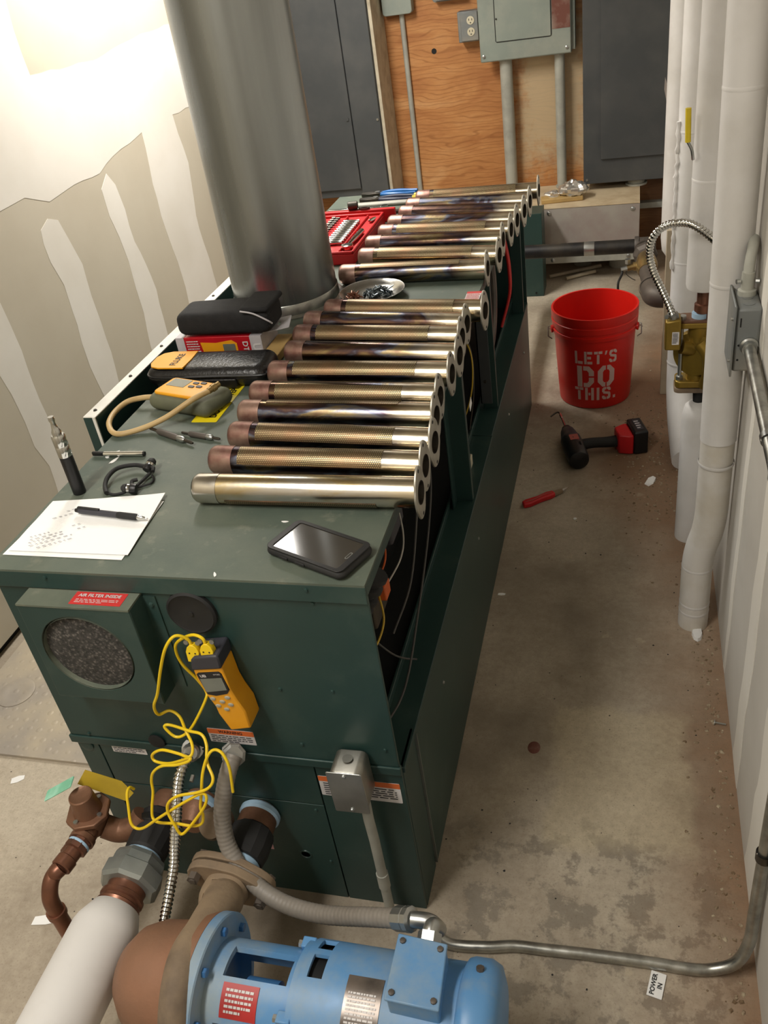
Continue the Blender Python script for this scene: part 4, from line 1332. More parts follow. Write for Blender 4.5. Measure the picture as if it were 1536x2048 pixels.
pliers('slip_joint_pliers', 'pliers with bright blue grips at the far boiler end', (-.845, 3.012, Z0), -.03, 'bluegrip')
pliers('lineman_pliers', 'pliers with navy grips and yellow tips next to the blue pliers', (-.835, 2.945, Z0), -.02, 'navy', 1.0, 'lever')
t = thing('adjustable_wrench', 'long steel wrench lying across beyond the red case', 'wrench', (-.83, 2.80, Z0))
part('handle', MB().box(-.89, -.705, 2.792, 2.810, Z0 + .0005, Z0 + .011), M['iron'], t, bevel=.003)
part('head', MB().at(Matrix.Translation((-.915, 2.80, Z0 + .0005))).prism([(.03, -.012), (.0, -.024), (-.025, -.022), (-.022, -.010), (-.004, -.008), (-.004, .008), (-.022, .010), (-.025, .022), (.0, .024), (.03, .012)], 0, .013), M['zinc'], t, bevel=.001)
t = thing('combination_wrench', 'chrome wrench with open jaw sticking out behind the flue', 'wrench', (-.95, 2.86, Z0))
part('shaft', MB().box(-.985, -.80, 2.858, 2.870, Z0 + .0005, Z0 + .008), M['chrome'], t, bevel=.002)
part('ring_end', MB().at(Matrix.Translation((-.79, 2.864, Z0 + .0005))).ringprism(circle(.014, 20), circle(.009, 20), 0, .010), M['chrome'], t)
solo('metal_strip', softbox(-.92, -.69, 2.885, 2.915, Z0 + .0005, Z0 + .012, .006), M['conduit'], 'flat pale metal strip lying between wrench and pliers', 'strip', (-.80, 2.90, Z0))

# ------------------------------------------------------------------ thermometer stuck to the boiler front
def polyY(pts, y0, y1, mb=None):
    mb = mb or MB()
    n = len(pts)
    return mb.loft([[(p[0], y0, p[2]) for p in pts], [(p[0], y1, p[2]) for p in pts]])


YM = .882
t = thing('thermometer', 'yellow dual-input digital thermometer hanging on the boiler front', 'thermometer', (-0.6684, 0.926, 0.4781))
body = [(-0.6552, 0.882, 0.6682), (-0.6036, 0.882, 0.6764), (-0.601, 0.882, 0.6292), (-0.596, 0.882, 0.6071), (-0.5868, 0.882, 0.5804), (-0.5854, 0.882, 0.5416), (-0.6238, 0.882, 0.5318), (-0.6366, 0.882, 0.5698), (-0.6377, 0.882, 0.5862), (-0.6457, 0.882, 0.6096), (-0.6543, 0.882, 0.6461)]
part('body', polyY(body, YM, .9255), M['yellow'], t, bevel=.003)
cap = [(-0.6567, 0.882, 0.6691), (-0.6024, 0.882, 0.6776), (-0.6019, 0.882, 0.6991), (-0.6037, 0.882, 0.7053), (-0.6449, 0.882, 0.6984), (-0.6521, 0.882, 0.6913)]
part('top_cap', polyY(cap, YM - .003, .9255), M['slate'], t, bevel=.003)
part('side_grip', polyY([(-0.6139, 0.9, 0.6139), (-0.6075, 0.9, 0.6112), (-0.5914, 0.9, 0.5676), (-0.5987, 0.9, 0.5596), (-0.6119, 0.9, 0.5864)], .8875, .9253), M['slate'], t, bevel=.002)
sc = part('screen_surround', polyY([(-0.6514, 0.882, 0.6597), (-0.6469, 0.882, 0.6635), (-0.6106, 0.882, 0.6692), (-0.6065, 0.882, 0.6652), (-0.6019, 0.882, 0.6291), (-0.6075, 0.882, 0.6206), (-0.6286, 0.882, 0.6138), (-0.6432, 0.882, 0.6156)], YM - .0012, YM + .002), M['black'], t, bevel=.0006)
part('display', polyY([(-0.6474, 0.8808, 0.6502), (-0.6083, 0.8808, 0.6564), (-0.6055, 0.8808, 0.63), (-0.6438, 0.8808, 0.6214)], YM - .0018, YM), M['lcd'], sc)
ax = Vector((-0.6096, 0.8805, 0.6708)) - Vector((-0.6458, 0.8805, 0.6651))
text('screen_print', 'UEi', frame((-0.6399, 0.8806, 0.6578), ax, (0, 0, 1)), .0075, M['stickw'], sc, bold=.0003)
text('screen_print', 'DT302', frame((-0.6149, 0.8806, 0.6636), ax, (0, 0, 1)), .0042, M['stickw'], sc)
for p in ((-0.6369, 0.882, 0.606), (-0.6099, 0.882, 0.6113), (-0.6214, 0.882, 0.6008), (-0.6077, 0.882, 0.5954), (-0.6312, 0.882, 0.5904), (-0.6178, 0.882, 0.5838)):
    part('button', MB().lathe([(.0050, -.001), (.0050, .0012), (.0038, .0020)], p, (0, -1, 0), n=16, sq=.7), M['btn'], t)
for k, (p, q) in enumerate((((-0.6482, 0.888, 0.687), (-0.6488, 0.892, 0.7068)), ((-0.6227, 0.888, 0.6915), (-0.6243, 0.892, 0.711)))):
    p, q = Vector(p), Vector(q)
    F = frame(p, (1, 0, 0), q - p)
    pl = part('plug', MB().at(F).prism([(-.0100, -.002), (.0100, -.002), (.0112, .016), (.008, .024), (.003, .028), (-.003, .028), (-.008, .024), (-.0112, .016)], -.006, .006), M['cable'], t, bevel=.0008, label='yellow thermocouple plug')
    for s in (-1, 1):
        part('wing_nut', MB().at(F).cyl((s * .010, .031, -.002), (s * .010, .031, .003), .0042, n=8), M['zinc'], pl)
        part('plug_screw', MB().at(F).cyl((s * .005, .014, .006), (s * .005, .014, .0066), .0014, n=8), M['iron'], pl)

# the two yellow thermocouple leads
cA = [(-0.6505, 0.892, 0.7066), (-0.6524, 0.892, 0.7245), (-0.6672, 0.884, 0.738), (-0.6849, 0.875, 0.7197), (-0.7081, 0.874, 0.671), (-0.7306, 0.874, 0.6156), (-0.7519, 0.88, 0.5775), (-0.7582, 0.89, 0.5454), (-0.7435, 0.902, 0.5441), (-0.7234, 0.896, 0.5382), (-0.7137, 0.886, 0.517), (-0.6967, 0.868, 0.5085),
      (-0.6897, 0.853, 0.5031), (-0.6946, 0.845, 0.4993), (-0.7123, 0.845, 0.5056), (-0.7451, 0.85, 0.5039), (-0.7721, 0.855, 0.4828), (-0.7708, 0.853, 0.4686), (-0.7406, 0.846, 0.4749), (-0.7024, 0.835, 0.5013), (-0.6769, 0.826, 0.5219), (-0.6799, 0.822, 0.5177), (-0.7088, 0.826, 0.4999), (-0.7422, 0.832, 0.4852),
      (-0.7659, 0.834, 0.4637), (-0.7754, 0.832, 0.4425), (-0.7769, 0.826, 0.4192), (-0.782, 0.814, 0.3904), (-0.7814, 0.806, 0.3736), (-0.7673, 0.8, 0.3718), (-0.7244, 0.79, 0.3906), (-0.6937, 0.79, 0.3896), (-0.6783, 0.795, 0.3924), (-0.6734, 0.8, 0.4081), (-0.6768, 0.806, 0.4221), (-0.671, 0.815, 0.4507),
      (-0.6652, 0.826, 0.4826), (-0.6577, 0.838, 0.5055), (-0.6486, 0.846, 0.5184), (-0.6394, 0.85, 0.5187), (-0.6276, 0.846, 0.5127), (-0.6193, 0.838, 0.49), (-0.6224, 0.83, 0.4396)]
cB = [(-0.6252, 0.892, 0.7109), (-0.6263, 0.892, 0.7287), (-0.6478, 0.898, 0.7288), (-0.6847, 0.908, 0.7017), (-0.6967, 0.912, 0.6762), (-0.6958, 0.916, 0.6422), (-0.6826, 0.921, 0.6063), (-0.6735, 0.921, 0.579), (-0.6738, 0.912, 0.5669), (-0.7019, 0.896, 0.5211), (-0.722, 0.888, 0.5012), (-0.7394, 0.886, 0.4973), (-0.7537, 0.888, 0.5134), (-0.7526, 0.89, 0.5201),
      (-0.7391, 0.89, 0.5205), (-0.7018, 0.88, 0.5228), (-0.6749, 0.872, 0.5267), (-0.6634, 0.86, 0.516), (-0.6588, 0.84, 0.498), (-0.6446, 0.822, 0.4819), (-0.6509, 0.812, 0.4693), (-0.6716, 0.806, 0.4608), (-0.7067, 0.8, 0.4536), (-0.7265, 0.795, 0.4384), (-0.7309, 0.79, 0.4191), (-0.7207, 0.782, 0.3968), (-0.7141, 0.78, 0.3776),
      (-0.6983, 0.784, 0.3902), (-0.6685, 0.798, 0.4262), (-0.6583, 0.804, 0.4462), (-0.6609, 0.808, 0.4561), (-0.6734, 0.806, 0.454), (-0.7112, 0.796, 0.4319), (-0.7601, 0.79, 0.3949), (-0.7941, 0.792, 0.3638), (-0.8149, 0.796, 0.3516), (-0.8262, 0.8, 0.3595), (-0.832, 0.815, 0.3803), (-0.8367, 0.83, 0.3987), (-0.8371, 0.842, 0.4012), (-0.8349, 0.848, 0.3899)]
for pts, lab, (q0, q1) in ((cA, 'yellow thermocouple lead from the first plug, ending by the grey conduit', (0, 0)), (cB, 'yellow thermocouple lead from the second plug, ending on the white pipe strap', (0, 0))):
    solo('thermocouple_lead', MB().tube(smooth_path(pts, 6), .0026, 8), M['cable'], lab, 'cable', pts[-1], 'yellow thermocouple leads')

# ------------------------------------------------------------------ conduits at the boiler front
def corrug(path, r, pitch, amp, m, name, parent, n=14, lab=None):
    P = resample(smooth_path(path, 16), pitch / 4)
    return part(name, MB().tube(P, lambda s: r + amp * math.sin(2 * PI * s / pitch), n), m, parent, smooth=60, label=lab)


t = thing('flexible_conduit', 'bright ribbed steel flexible conduit dropping from the boiler front to the floor', 'conduit', (-0.891, 0.79, -0.0404))
corrug([(-0.7117, 0.868, 0.4722), (-0.7163, 0.852, 0.4675), (-0.7222, 0.842, 0.4541), (-0.7272, 0.832, 0.4343), (-0.7322, 0.82, 0.4048), (-0.7382, 0.806, 0.3691), (-0.7461, 0.788, 0.3236), (-0.7498, 0.77, 0.2896), (-0.7604, 0.73, 0.2336), (-0.7782, 0.69, 0.1672), (-0.7936, 0.66, 0.1249), (-0.7995, 0.63, 0.1212)], .0085, .0078, .0013, M['chrome'], 'hose', t)
a = Vector((-0.7425, 0.923, 0.4231))
part('connector', MB().lathe([(.020, -.001), (.020, .006), (.014, .007), (.014, .030), (.016, .031), (.016, .050), (.012, .054)], a, Vector((-0.7117, 0.868, 0.4722)) - a, n=16), M['zinc'], t)
for s in (-1, 1):
    part('clamp_screw', MB().cyl(a + Vector((s * .016, -.045, -.016)), a + Vector((s * .016, -.056, -.02)), .004, n=8), M['zinc'], t)

t = thing('liquid_tight_conduit', 'thick grey plastic-coated flexible conduit curving to the blue motor', 'conduit', (-0.5551, 0.76, 0.2463))
LT = [(-0.6425, 0.893, 0.4526), (-0.6471, 0.868, 0.439), (-0.659, 0.845, 0.393), (-0.6641, 0.828, 0.346), (-0.6546, 0.81, 0.302), (-0.6165, 0.785, 0.2626), (-0.5559, 0.762, 0.2459), (-0.4742, 0.742, 0.2617), (-0.375, 0.722, 0.3112), (-0.3204, 0.712, 0.3376)]
corrug(LT, .0150, .0085, .00035, M['liquid'], 'jacket', t, 18)
a = Vector((-.663, .923, .424))
part('connector', MB().lathe([(.022, -.001), (.022, .010), (.019, .011), (.019, .030), (.021, .031), (.021, .045), (.016, .048)], a, Vector(LT[0]) - a, n=8), M['greybox'], t, smooth=20)
b = Vector(LT[-1])
d = Vector((-0.2937, 0.706, 0.3517)) - b
part('gland_nut', MB().lathe([(.016, -.008), (.019, -.006), (.019, .012), (.017, .014), (.0195, .015), (.0195, .024), (.014, .027)], b, d, n=10), M['zinc'], t, smooth=20)
e0 = b + d.normalized() * .024
e1 = Vector((-.262, .690, .368))
part('elbow', MB().tube(smooth_path([e0, e0.lerp(Vector((e1.x, e0.y, e0.z)), .75), Vector((e1.x + .004, e0.y - .004, e0.z - .010)), e1, Vector((-.264, .664, .360))]), .0125, 14), M['zinc'], t)
part('elbow_nut', MB().lathe([(.018, 0), (.018, .014)], Vector((-.264, .682, .365)), (0, -1, -.3), n=6), M['zinc'], t, smooth=0)

# handy box with its drop conduit
t = thing('handy_box', 'galvanised handy box with blank cover on the lower boiler front', 'electrical box', (-.425, .90, 0))
CB = frame((-.4335, .869, .420), (1, 0, .02), (-.02, 0, 1))
bx = MB()
L = []
for dy, k in ((.0, .94), (.004, 1.0), (.049, 1.0), (.052, .95)):
    L.append([CB @ Vector((p[0] * k, p[1] * k, -dy)) for p in rrect(.056, .095, .012, 5)])
bx.loft(L)
part('box_body', bx, M['jbox'], t)
part('cover_plate', MB().at(CB).prism(rrect(.062, .100, .003, 3), 0, .0025), M['zinc'], t, bevel=.001)
for s in (-1, 1):
    screw(t, CB @ Vector((0, s * .042, .0025)), (0, -1, 0), .0035, M['zinc'])
part('knockout', MB().lathe([(.009, 0), (.009, .0008), (.007, .0008)], CB @ Vector((0, .051, -.028)), (0, 0, 1), n=16), M['jbox'], t)
part('drop_conduit', MB().tube([CB @ Vector((.012, -.05, -.028)), CB @ Vector((.012, -.10, -.024)), (-.421, .900, .25), (-.421, .900, .0005)], .0095, 14), M['conduit'], t, label='thin grey conduit')
part('conduit_coupling', MB().cyl((-.421, .900, .11), (-.421, .900, .15), .0115, n=14), M['conduit'], t)

# ------------------------------------------------------------------ relief valve with discharge pipe
PXw, PZw = -.838, .253          # axis of the white pipe
t = thing('relief_valve', 'bronze relief valve with tags beside the white insulated pipe', 'valve', (-.955, .84, .25))
RV = Vector((-.948, .838, .292))
part('body', MB().lathe([(.024, -.02), (.030, -.012), (.030, .012), (.026, .022)], RV, (0, 0, 1), n=24).lathe([(.022, 0), (.022, .034), (.024, .036), (.024, .046)], RV, (0, -1, 0), n=20), M['bronze'], t)
F = frame(RV + Vector((0, 0, .022)), (.9, -.44, 0), (.44, .9, 0))
part('bonnet_flange', MB().at(F).prism([(-.040, -.014), (-.014, -.040), (.014, -.040), (.040, -.014), (.040, .014), (.014, .040), (-.014, .040), (-.040, .014)], 0, .010), M['bronze'], t, bevel=.002)
for q in ((-.03, -.006), (.006, -.03), (.03, .006), (-.006, .03)):
    part('bonnet_screw', MB().at(F).cyl((q[0], q[1], .010), (q[0], q[1], .014), .0045, n=10), M['zinc'], t)
part('bonnet', MB().lathe([(.027, .031), (.024, .050), (.022, .074), (.020, .076), (.016, .0735), (.003, .0735)], RV, (0, 0, 1), n=28), M['bronze'], t)
part('inlet_elbow', MB().tube(smooth_path([RV + Vector((.02, 0, -.012)), RV + Vector((.045, .005, -.028)), RV + Vector((.075, .015, -.022)), RV + Vector((.09, .03, -.005))]), .022, 16), M['bronze'], t)
part('yellow_tag', MB().at(frame(RV + Vector((.020, .040, .058)), (.85, .2, -.5), (.2, .3, .6))).prism([(-.045, -.012), (.05, -.022), (.058, -.002), (.03, .016), (-.04, .02)], -.0005, .0005), M['yellowtag'], t, label='yellow paper tag')
part('green_tag', MB().at(frame(RV + Vector((-.045, .004, .080)), (-.85, -.15, -.5), (.0, 1, .2))).prism(rrect(.075, .024, .003), -.0008, .0008), M['teal'], t, label='translucent green plastic tag')
t = thing('discharge_pipe', 'copper relief discharge pipe with an elbow turning down to the floor', 'pipe', (-.995, .66, 0))
a = RV + Vector((0, -.046, 0))
part('adapter', MB().lathe([(.0205, -.002), (.0205, .006), (.0215, .007), (.0215, .018), (.0175, .020)], a, (-.18, -1, 0), n=8).lathe([(.0165, .018), (.0165, .035), (.019, .037), (.019, .055), (.0165, .057)], a, (-.18, -1, 0), n=20), M['copper'], t)
part('sealant', MB().lathe([(.0212, .004), (.0218, .006), (.0212, .009)], a, (-.18, -1, 0), n=20, cap0=False, cap1=False), M['lightblue'], t)
p1 = a + Vector((-.18, -1, 0)).normalized() * .055
cn = Vector((-.972, .722, .285))
pp = smooth_path([p1, p1.lerp(cn, .5), cn + Vector((.008, .03, 0)), cn + Vector((0, 0, -.006)), cn + Vector((-.004, -.018, -.035)), cn + Vector((-.004, -.022, -.07))], 8)
part('pipe', MB().tube(pp + [cn + Vector((-.004, -.022, -.2845))], .0145, 18), M['copper'], t)
part('fitting_collar', MB().lathe([(.0178, 0), (.0178, .012)], cn + Vector((.010, .045, 0)), (.15, 1, 0), n=18), M['copper'], t)
part('fitting_collar', MB().lathe([(.0178, 0), (.0178, .012)], cn + Vector((-.004, -.022, -.082)), (0, 0, 1), n=18), M['copper'], t)

# ------------------------------------------------------------------ white insulated pipe with union
t = thing('insulated_pipe', 'thick white insulated pipe joined to the boiler front by a steel union', 'pipe', (PXw, .6, 0))
A = Vector((PXw, .93, PZw))
D = (0, -1, 0)
part('tee', MB().lathe([(.034, .0), (.036, .012), (.034, .03), (.034, .085)], A, D, n=28), M['bronze'], t)
part('sealant', MB().lathe([(.034, -.002), (.0385, .004), (.0385, .012), (.034, .016)], A + Vector((.07, -.008, .012)), D, n=26, cap0=False, cap1=False), M['lightblue'], t)
part('side_outlet', MB().lathe([(.034, .0), (.034, .02), (.030, .04), (.02, .06)], A + Vector((.07, 0, .012)), D, n=26), M['bronze'], t)
part('sensor_wrap', MB().lathe([(.036, .04), (.041, .045), (.042, .085), (.039, .12), (.036, .125)], A, D, n=16), M['rubber'], t, smooth=20, label='black tape wrap')
part('wrap_strap', MB().lathe([(.043, .06), (.045, .062), (.045, .075), (.043, .077)], A, D, n=16, cap0=False, cap1=False), M['black'], t)
part('sealant', MB().lathe([(.033, .122), (.0355, .126), (.0355, .134), (.033, .138)], A, D, n=28, cap0=False, cap1=False), M['lightblue'], t)
part('union_nut', MB().lathe([(.040, .130), (.047, .134), (.050, .142), (.050, .156), (.056, .160), (.056, .186), (.050, .192)], A, D, n=8), M['unionzinc'], t, smooth=15)
part('copper_adapter', MB().lathe([(.036, .185), (.035, .205), (.040, .208), (.040, .214), (.036, .217), (.036, .222), (.040, .225), (.036, .235)], A, D, n=32), M['copper'], t)
part('insulation', MB().lathe([(.034, .228), (.043, .232), (.056, .262), (.059, .275), (.059, .75)], A, D, n=36), M['whiteins'], t, smooth=50)
part('far_run', MB().tube(smooth_path([A + Vector((0, -.74, 0)), A + Vector((0, -.86, 0)), A + Vector((0, -.90, -.02)), A + Vector((0, -.92, -.06)), A + Vector((0, -.92, -.253))]), .059, 28), M['whiteins'], t)

# ------------------------------------------------------------------ pump
PU = thing('circulating_pump', 'blue electric pump with bronze volute in front of the boiler', 'pump', (-.45, .6, 0))
A = Vector((-.650, .93, .253))
part('outlet_nipple', MB().lathe([(.034, 0), (.036, .01), (.036, .045), (.034, .09), (.034, .12)], A, D, n=28), M['bronze'], PU)
part('sealant', MB().lathe([(.036, .002), (.0395, .006), (.0395, .014), (.036, .018)], A, D, n=28, cap0=False, cap1=False), M['lightblue'], PU)
part('sensor_wrap', MB().lathe([(.037, .045), (.042, .05), (.043, .085), (.039, .108), (.036, .11)], A, D, n=14), M['rubber'], PU, smooth=20, label='black tape wrap')
part('sealant', MB().lathe([(.034, .110), (.037, .113), (.037, .122), (.034, .125)], A, D, n=28, cap0=False, cap1=False), M['lightblue'], PU)
part('flow_switch', MB().lathe([(.022, 0), (.026, .006), (.026, .030), (.029, .032), (.029, .042), (.024, .05), (.004, .052)], (-.712, .895, .262), (-.05, -.62, .55), n=28), M['dustiron'], PU, label='dusty grey round switch')


def ovflange(y0, y1):
    mb = MB().at(frame((A.x - .004, 0, A.z), (.92, 0, -.39), (.39, 0, .92)))
    pts = []
    for i in range(36):
        a = 2 * PI * i / 36
        rr_ = .048 + .030 * abs(math.cos(a)) ** 4
        pts.append((rr_ * math.cos(a), rr_ * math.sin(a)))
    return mb.prism(pts, -y1, -y0)


part('flange', ovflange(.790, .803), M['dustiron'], PU, bevel=.002)
part('flange', ovflange(.770, .786), M['dustiron'], PU, bevel=.002)
for s in (-1, 1):
    c = Vector((A.x - .004, 0, A.z)) + Vector((.92, 0, -.39)) * (s * .062)
    part('flange_bolt', MB().cyl(c + Vector((0, .815, 0)), c + Vector((0, .755, 0)), .006, n=10).cyl(c + Vector((0, .803, 0)), c + Vector((0, .814, 0)), .011, n=6).cyl(c + Vector((0, .770, 0)), c + Vector((0, .757, 0)), .011, n=6), M['greyiron'], PU, smooth=20)
PC = Vector((-.700, .600, .255))
part('suction_casting', MB().tube(smooth_path([A + Vector((-.004, -.158, 0)), A + Vector((-.008, -.185, .004)), (-0.6426, 0.7288, 0.275), (-0.6341, 0.662, 0.32), (-0.6324, 0.6035, 0.345), (-0.626, 0.5583, 0.345), (-0.6216, 0.5204, 0.32), (-0.624, 0.4975, 0.27)]), lambda s: .040 - .015 * min(1, s / .16), 26), M['dustiron'], PU, smooth=60)
part('volute', MB().lathe([(.024, -.066), (.050, -.060), (.074, -.038), (.086, -.010), (.091, .03), (.096, .06), (.104, .075)], PC, (1, 0, 0), n=48), M['volute'], PU, smooth=60)
part('drain_plug', MB().cyl(PC + Vector((-.05, .02, -.09)), PC + Vector((-.10, .03, -.10)), .016, n=8), M['dustiron'], PU)
part('back_plate', MB().lathe([(.112, .075), (.112, .088)], PC, (1, 0, 0), n=56), M['volute'], PU)
part('adapter_flange', MB().lathe([(.112, .0885), (.1125, .104), (.110, .106)], PC, (1, 0, 0), n=56), M['blue'], PU, label='blue round flange')
xf = PC.x + .106
for k in range(8):
    a = 2 * PI * (k + .3) / 8
    q = PC + Vector((.106, .094 * math.cos(a), .094 * math.sin(a)))
    part('cap_screw', MB().lathe([(.0075, -.001), (.0075, .006), (.006, .007)], q, (1, 0, 0), n=6), M['bluedk'], PU, smooth=0)


def shell(x0, x1, R, th, win, nx=24, na=72, r1=None):
    """tube wall along X with rectangular windows (x0,x1,a0,a1 in degrees from +Y towards +Z)"""
    mb = MB()
    r1 = r1 or R
    vs, fs = [], []
    for layer in (0, 1):
        for i in range(nx + 1):
            x = x0 + (x1 - x0) * i / nx
            rr_ = R + (r1 - R) * i / nx - layer * th
            for j in range(na):
                a = 2 * PI * j / na
                vs.append((x, PC.y + rr_ * math.cos(a), PC.z + rr_ * math.sin(a)))
    N = (nx + 1) * na

    def hole(i, j):
        x = x0 + (x1 - x0) * (i + .5) / nx
        a = 360 * ((j + .5) % na) / na
        return any(w[0] < x < w[1] and w[2] < a < w[3] for w in win)

    for i in range(nx):
        for j in range(na):
            k = (j + 1) % na
            q = [i * na + j, i * na + k, (i + 1) * na + k, (i + 1) * na + j]
            if hole(i, j):
                continue
            fs.append((q[0], q[3], q[2], q[1]))
            fs.append((q[0] + N, q[1] + N, q[2] + N, q[3] + N))
            for (di, dj, e0_, e1_) in ((-1, 0, q[0], q[1]), (1, 0, q[2], q[3]), (0, -1, q[3], q[0]), (0, 1, q[1], q[2])):
                ii, jj = i + di, (j + dj) % na
                if ii < 0 or ii >= nx or hole(ii, jj):
                    fs.append((e0_, e1_, e1_ + N, e0_ + N))
    return mb.add(vs, fs)


part('bracket', shell(xf - .001, -.452, .076, .010, [(xf + .026, -.468, 62, 100), (xf + .02, -.468, 152, 200), (xf + .02, -.468, 290, 340)], 28, 72), M['blue'], PU, smooth=45, label='blue cast bracket with windows')
part('shaft_coupler', MB().lathe([(.012, 0), (.012, .03), (.026, .032), (.026, .085), (.018, .088), (.018, .11)], (xf + .01, PC.y, PC.z), (1, 0, 0), n=24), M['bluedk'], PU)
part('motor_flange', MB().lathe([(.092, 0), (.092, .010)], (-.456, PC.y, PC.z), (1, 0, 0), n=48), M['blue'], PU)
for k in range(4):
    a = 2 * PI * (k + .45) / 4
    q = Vector((-.457, PC.y + .084 * math.cos(a), PC.z + .084 * math.sin(a)))
    part('motor_lug', MB().box(q.x - .012, q.x + .01, q.y - .009, q.y + .009, q.z - .009, q.z + .009), M['blue'], PU, bevel=.002)
    part('cap_screw', MB().lathe([(.006, 0), (.006, .006)], q + Vector((-.012, 0, 0)), (-1, 0, 0), n=6), M['zinc'], PU, smooth=0)
part('motor_shell', shell(-.446, -.192, .094, .006, [(-.436, -.412, 40, 62), (-.436, -.412, 68, 92)], 22, 90), M['blue'], PU, smooth=45, label='blue motor shell')
part('motor_core', MB().cyl((-.44, PC.y, PC.z), (-.20, PC.y, PC.z), .082, n=36), M['dark'], PU)
part('end_bell', MB().lathe([(.094, 0), (.100, .004), (.103, .012), (.103, .036), (.096, .050), (.075, .058), (.03, .060)], (-.212, PC.y, PC.z), (1, 0, 0), n=56), M['blue'], PU, smooth=50)
part('end_screw', MB().lathe([(.006, 0), (.006, .005)], (-.186, PC.y + .103 * math.cos(math.radians(62)), PC.z + .103 * math.sin(math.radians(62))), (0, math.cos(math.radians(62)), math.sin(math.radians(62))), n=8), M['greyiron'], PU)
part('motor_cradle', MB().box(-.42, -.24, PC.y - .06, PC.y + .06, .0005, .02).box(-.40, -.38, PC.y - .05, PC.y + .05, .02, PC.z - .07).box(-.27, -.25, PC.y - .05, PC.y + .05, .02, PC.z - .07), M['bluedk'], PU)
# terminal box
TBp = [(-.304, .662), (-.234, .657), (-.230, .567), (-.304, .570)]
mb = MB().loft([[(x, y, .318) for x, y in TBp], [(x, y, .378) for x, y in TBp]])
tb = part('terminal_box', mb, M['blue'], PU, bevel=.003)
part('box_lid', MB().loft([[(x * 1.0 + (x + .268) * .06, y + (y - .614) * .05, .378) for x, y in TBp], [(x + (x + .268) * .06, y + (y - .614) * .05, .3835) for x, y in TBp]]), M['blue'], tb, bevel=.002)
for x, y in ((-.297, .653), (-.241, .649), (-.237, .576), (-.297, .578)):
    part('lid_screw', MB().lathe([(.0045, 0), (.0045, .003), (.003, .0036)], (x, y, .3835), (0, 0, 1), n=8), M['greyiron'], tb)


def curved_plate(name, x0, x1, a0, a1, R, m, parent, lab=None, t=.001):
    mb = MB()
    n = 14
    vs, fs = [], []
    for rr_ in (R, R + t):
        for i in range(n + 1):
            a = math.radians(a0 + (a1 - a0) * i / n)
            for x in (x0, x1):
                vs.append((x, PC.y + rr_ * math.cos(a), PC.z + rr_ * math.sin(a)))
    N = 2 * (n + 1)
    for i in range(n):
        q = 2 * i
        fs.append((q + N, q + N + 1, q + N + 3, q + N + 2))
        fs += [(q, q + 2, q + N + 2, q + N), (q + 1, q + N + 1, q + N + 3, q + 3)]
    fs += [(0, N, N + 1, 1), (2 * n, 2 * n + 1, 2 * n + 1 + N, 2 * n + N)]
    mb.add(vs, fs)
    return part(name, mb, m, parent, label=lab)


def onshell(R):
    def f(p):
        a = math.radians(90) + (-(p.y)) / R
        return Vector((p.x, PC.y + (R + p.z) * math.cos(a), PC.z + (R + p.z) * math.sin(a)))
    return f


np_ = curved_plate('nameplate', -.372, -.318, 84, 152, .0942, M['steelplate'], PU, 'printed steel motor nameplate')
mb = lines(MB(), Matrix.Translation((-.345, -.062, .0014)), -.022, .022, -.030, .050, 15, .5, 31)
mb.v = [onshell(.0942)(v) for v in mb.v]
part('plate_print', mb, M['stickw'], np_, smooth=0)
rp = curved_plate('pump_plate', xf + .030, xf + .088, 106, 142, .0762, M['plaque'], PU, 'red pump nameplate')
mb = lines(MB(), Matrix.Translation((xf + .059, -.045, .0014)), -.022, .022, -.018, .018, 5, .5, 33)
mb.v = [onshell(.0762)(v) for v in mb.v]
part('plate_print', mb, M['stickw'], rp, smooth=0)

# ------------------------------------------------------------------ bent conduit across the floor
t = thing('floor_conduit', 'bent steel conduit running across the floor and up the right wall', 'conduit', (0, .88, 0))
cp = [(-.345, .872, .05), (-.325, .868, .022), (-0.2939, 0.8614, 0.0105), (-0.2287, 0.867, 0.0105), (-0.1789, 0.8769, 0.0105), (-0.1241, 0.8789, 0.0105), (-0.0436, 0.8824, 0.0105), (0.0608, 0.8844, 0.0105), (0.1285, 0.8837, 0.0105), (.165, .888, .012), (.203, .895, .032), (.222, .91, .075), (.226, .925, .14), (.227, .93, .25), (.227, .93, .6), (.227, .93, 1.2)]
part('pipe', MB().tube(smooth_path(cp, 8), .0105, 16), M['emt'], t, smooth=60)
part('wall_clip', MB().lathe([(.0135, 0), (.0135, .018)], (.227, .93, .285), (0, 0, 1), n=16, cap0=False, cap1=False).box(.232, .240, .905, .955, .285, .303), M['iron'], t)
part('connector', MB().lathe([(.013, 0), (.013, .02), (.0115, .022)], (-.345, .872, .058), (.05, -.01, -1), n=14), M['zinc'], t)
tg = solo('paper_tag', MB().at(frame((0.0717, 0.8503, 0.002), (.95, -.2, 0), (.2, .95, 0))).prism(rrect(.026, .046, .001), 0, .0012), M['papersheet'], 'small paper tag with printed words lying by the floor conduit', 'tag', (0.0718, 0.8514, 0))
fr = frame(Vector((0.0716, 0.8495, 0.0035)), (.2, .95, 0), (-.95, .2, 0))
text('tag_print', 'POWER', fr @ Matrix.Translation((0, .005, 0)), .011, M['dkink'], tg, bold=.0003)
text('tag_print', 'IN', fr @ Matrix.Translation((0, -.006, 0)), .011, M['dkink'], tg, bold=.0003)

# ------------------------------------------------------------------ insulated risers along the right wall
WI, WD = M['whiteins'], M['whitedirty']


def seam_ring(parent, c, r, ax=(0, 0, 1)):
    part('jacket_seam', MB().lathe([(r, -.004), (r + .0006, -.002), (r + .0006, .002), (r, .004)], c, ax, n=30, cap0=False, cap1=False), WI, parent)


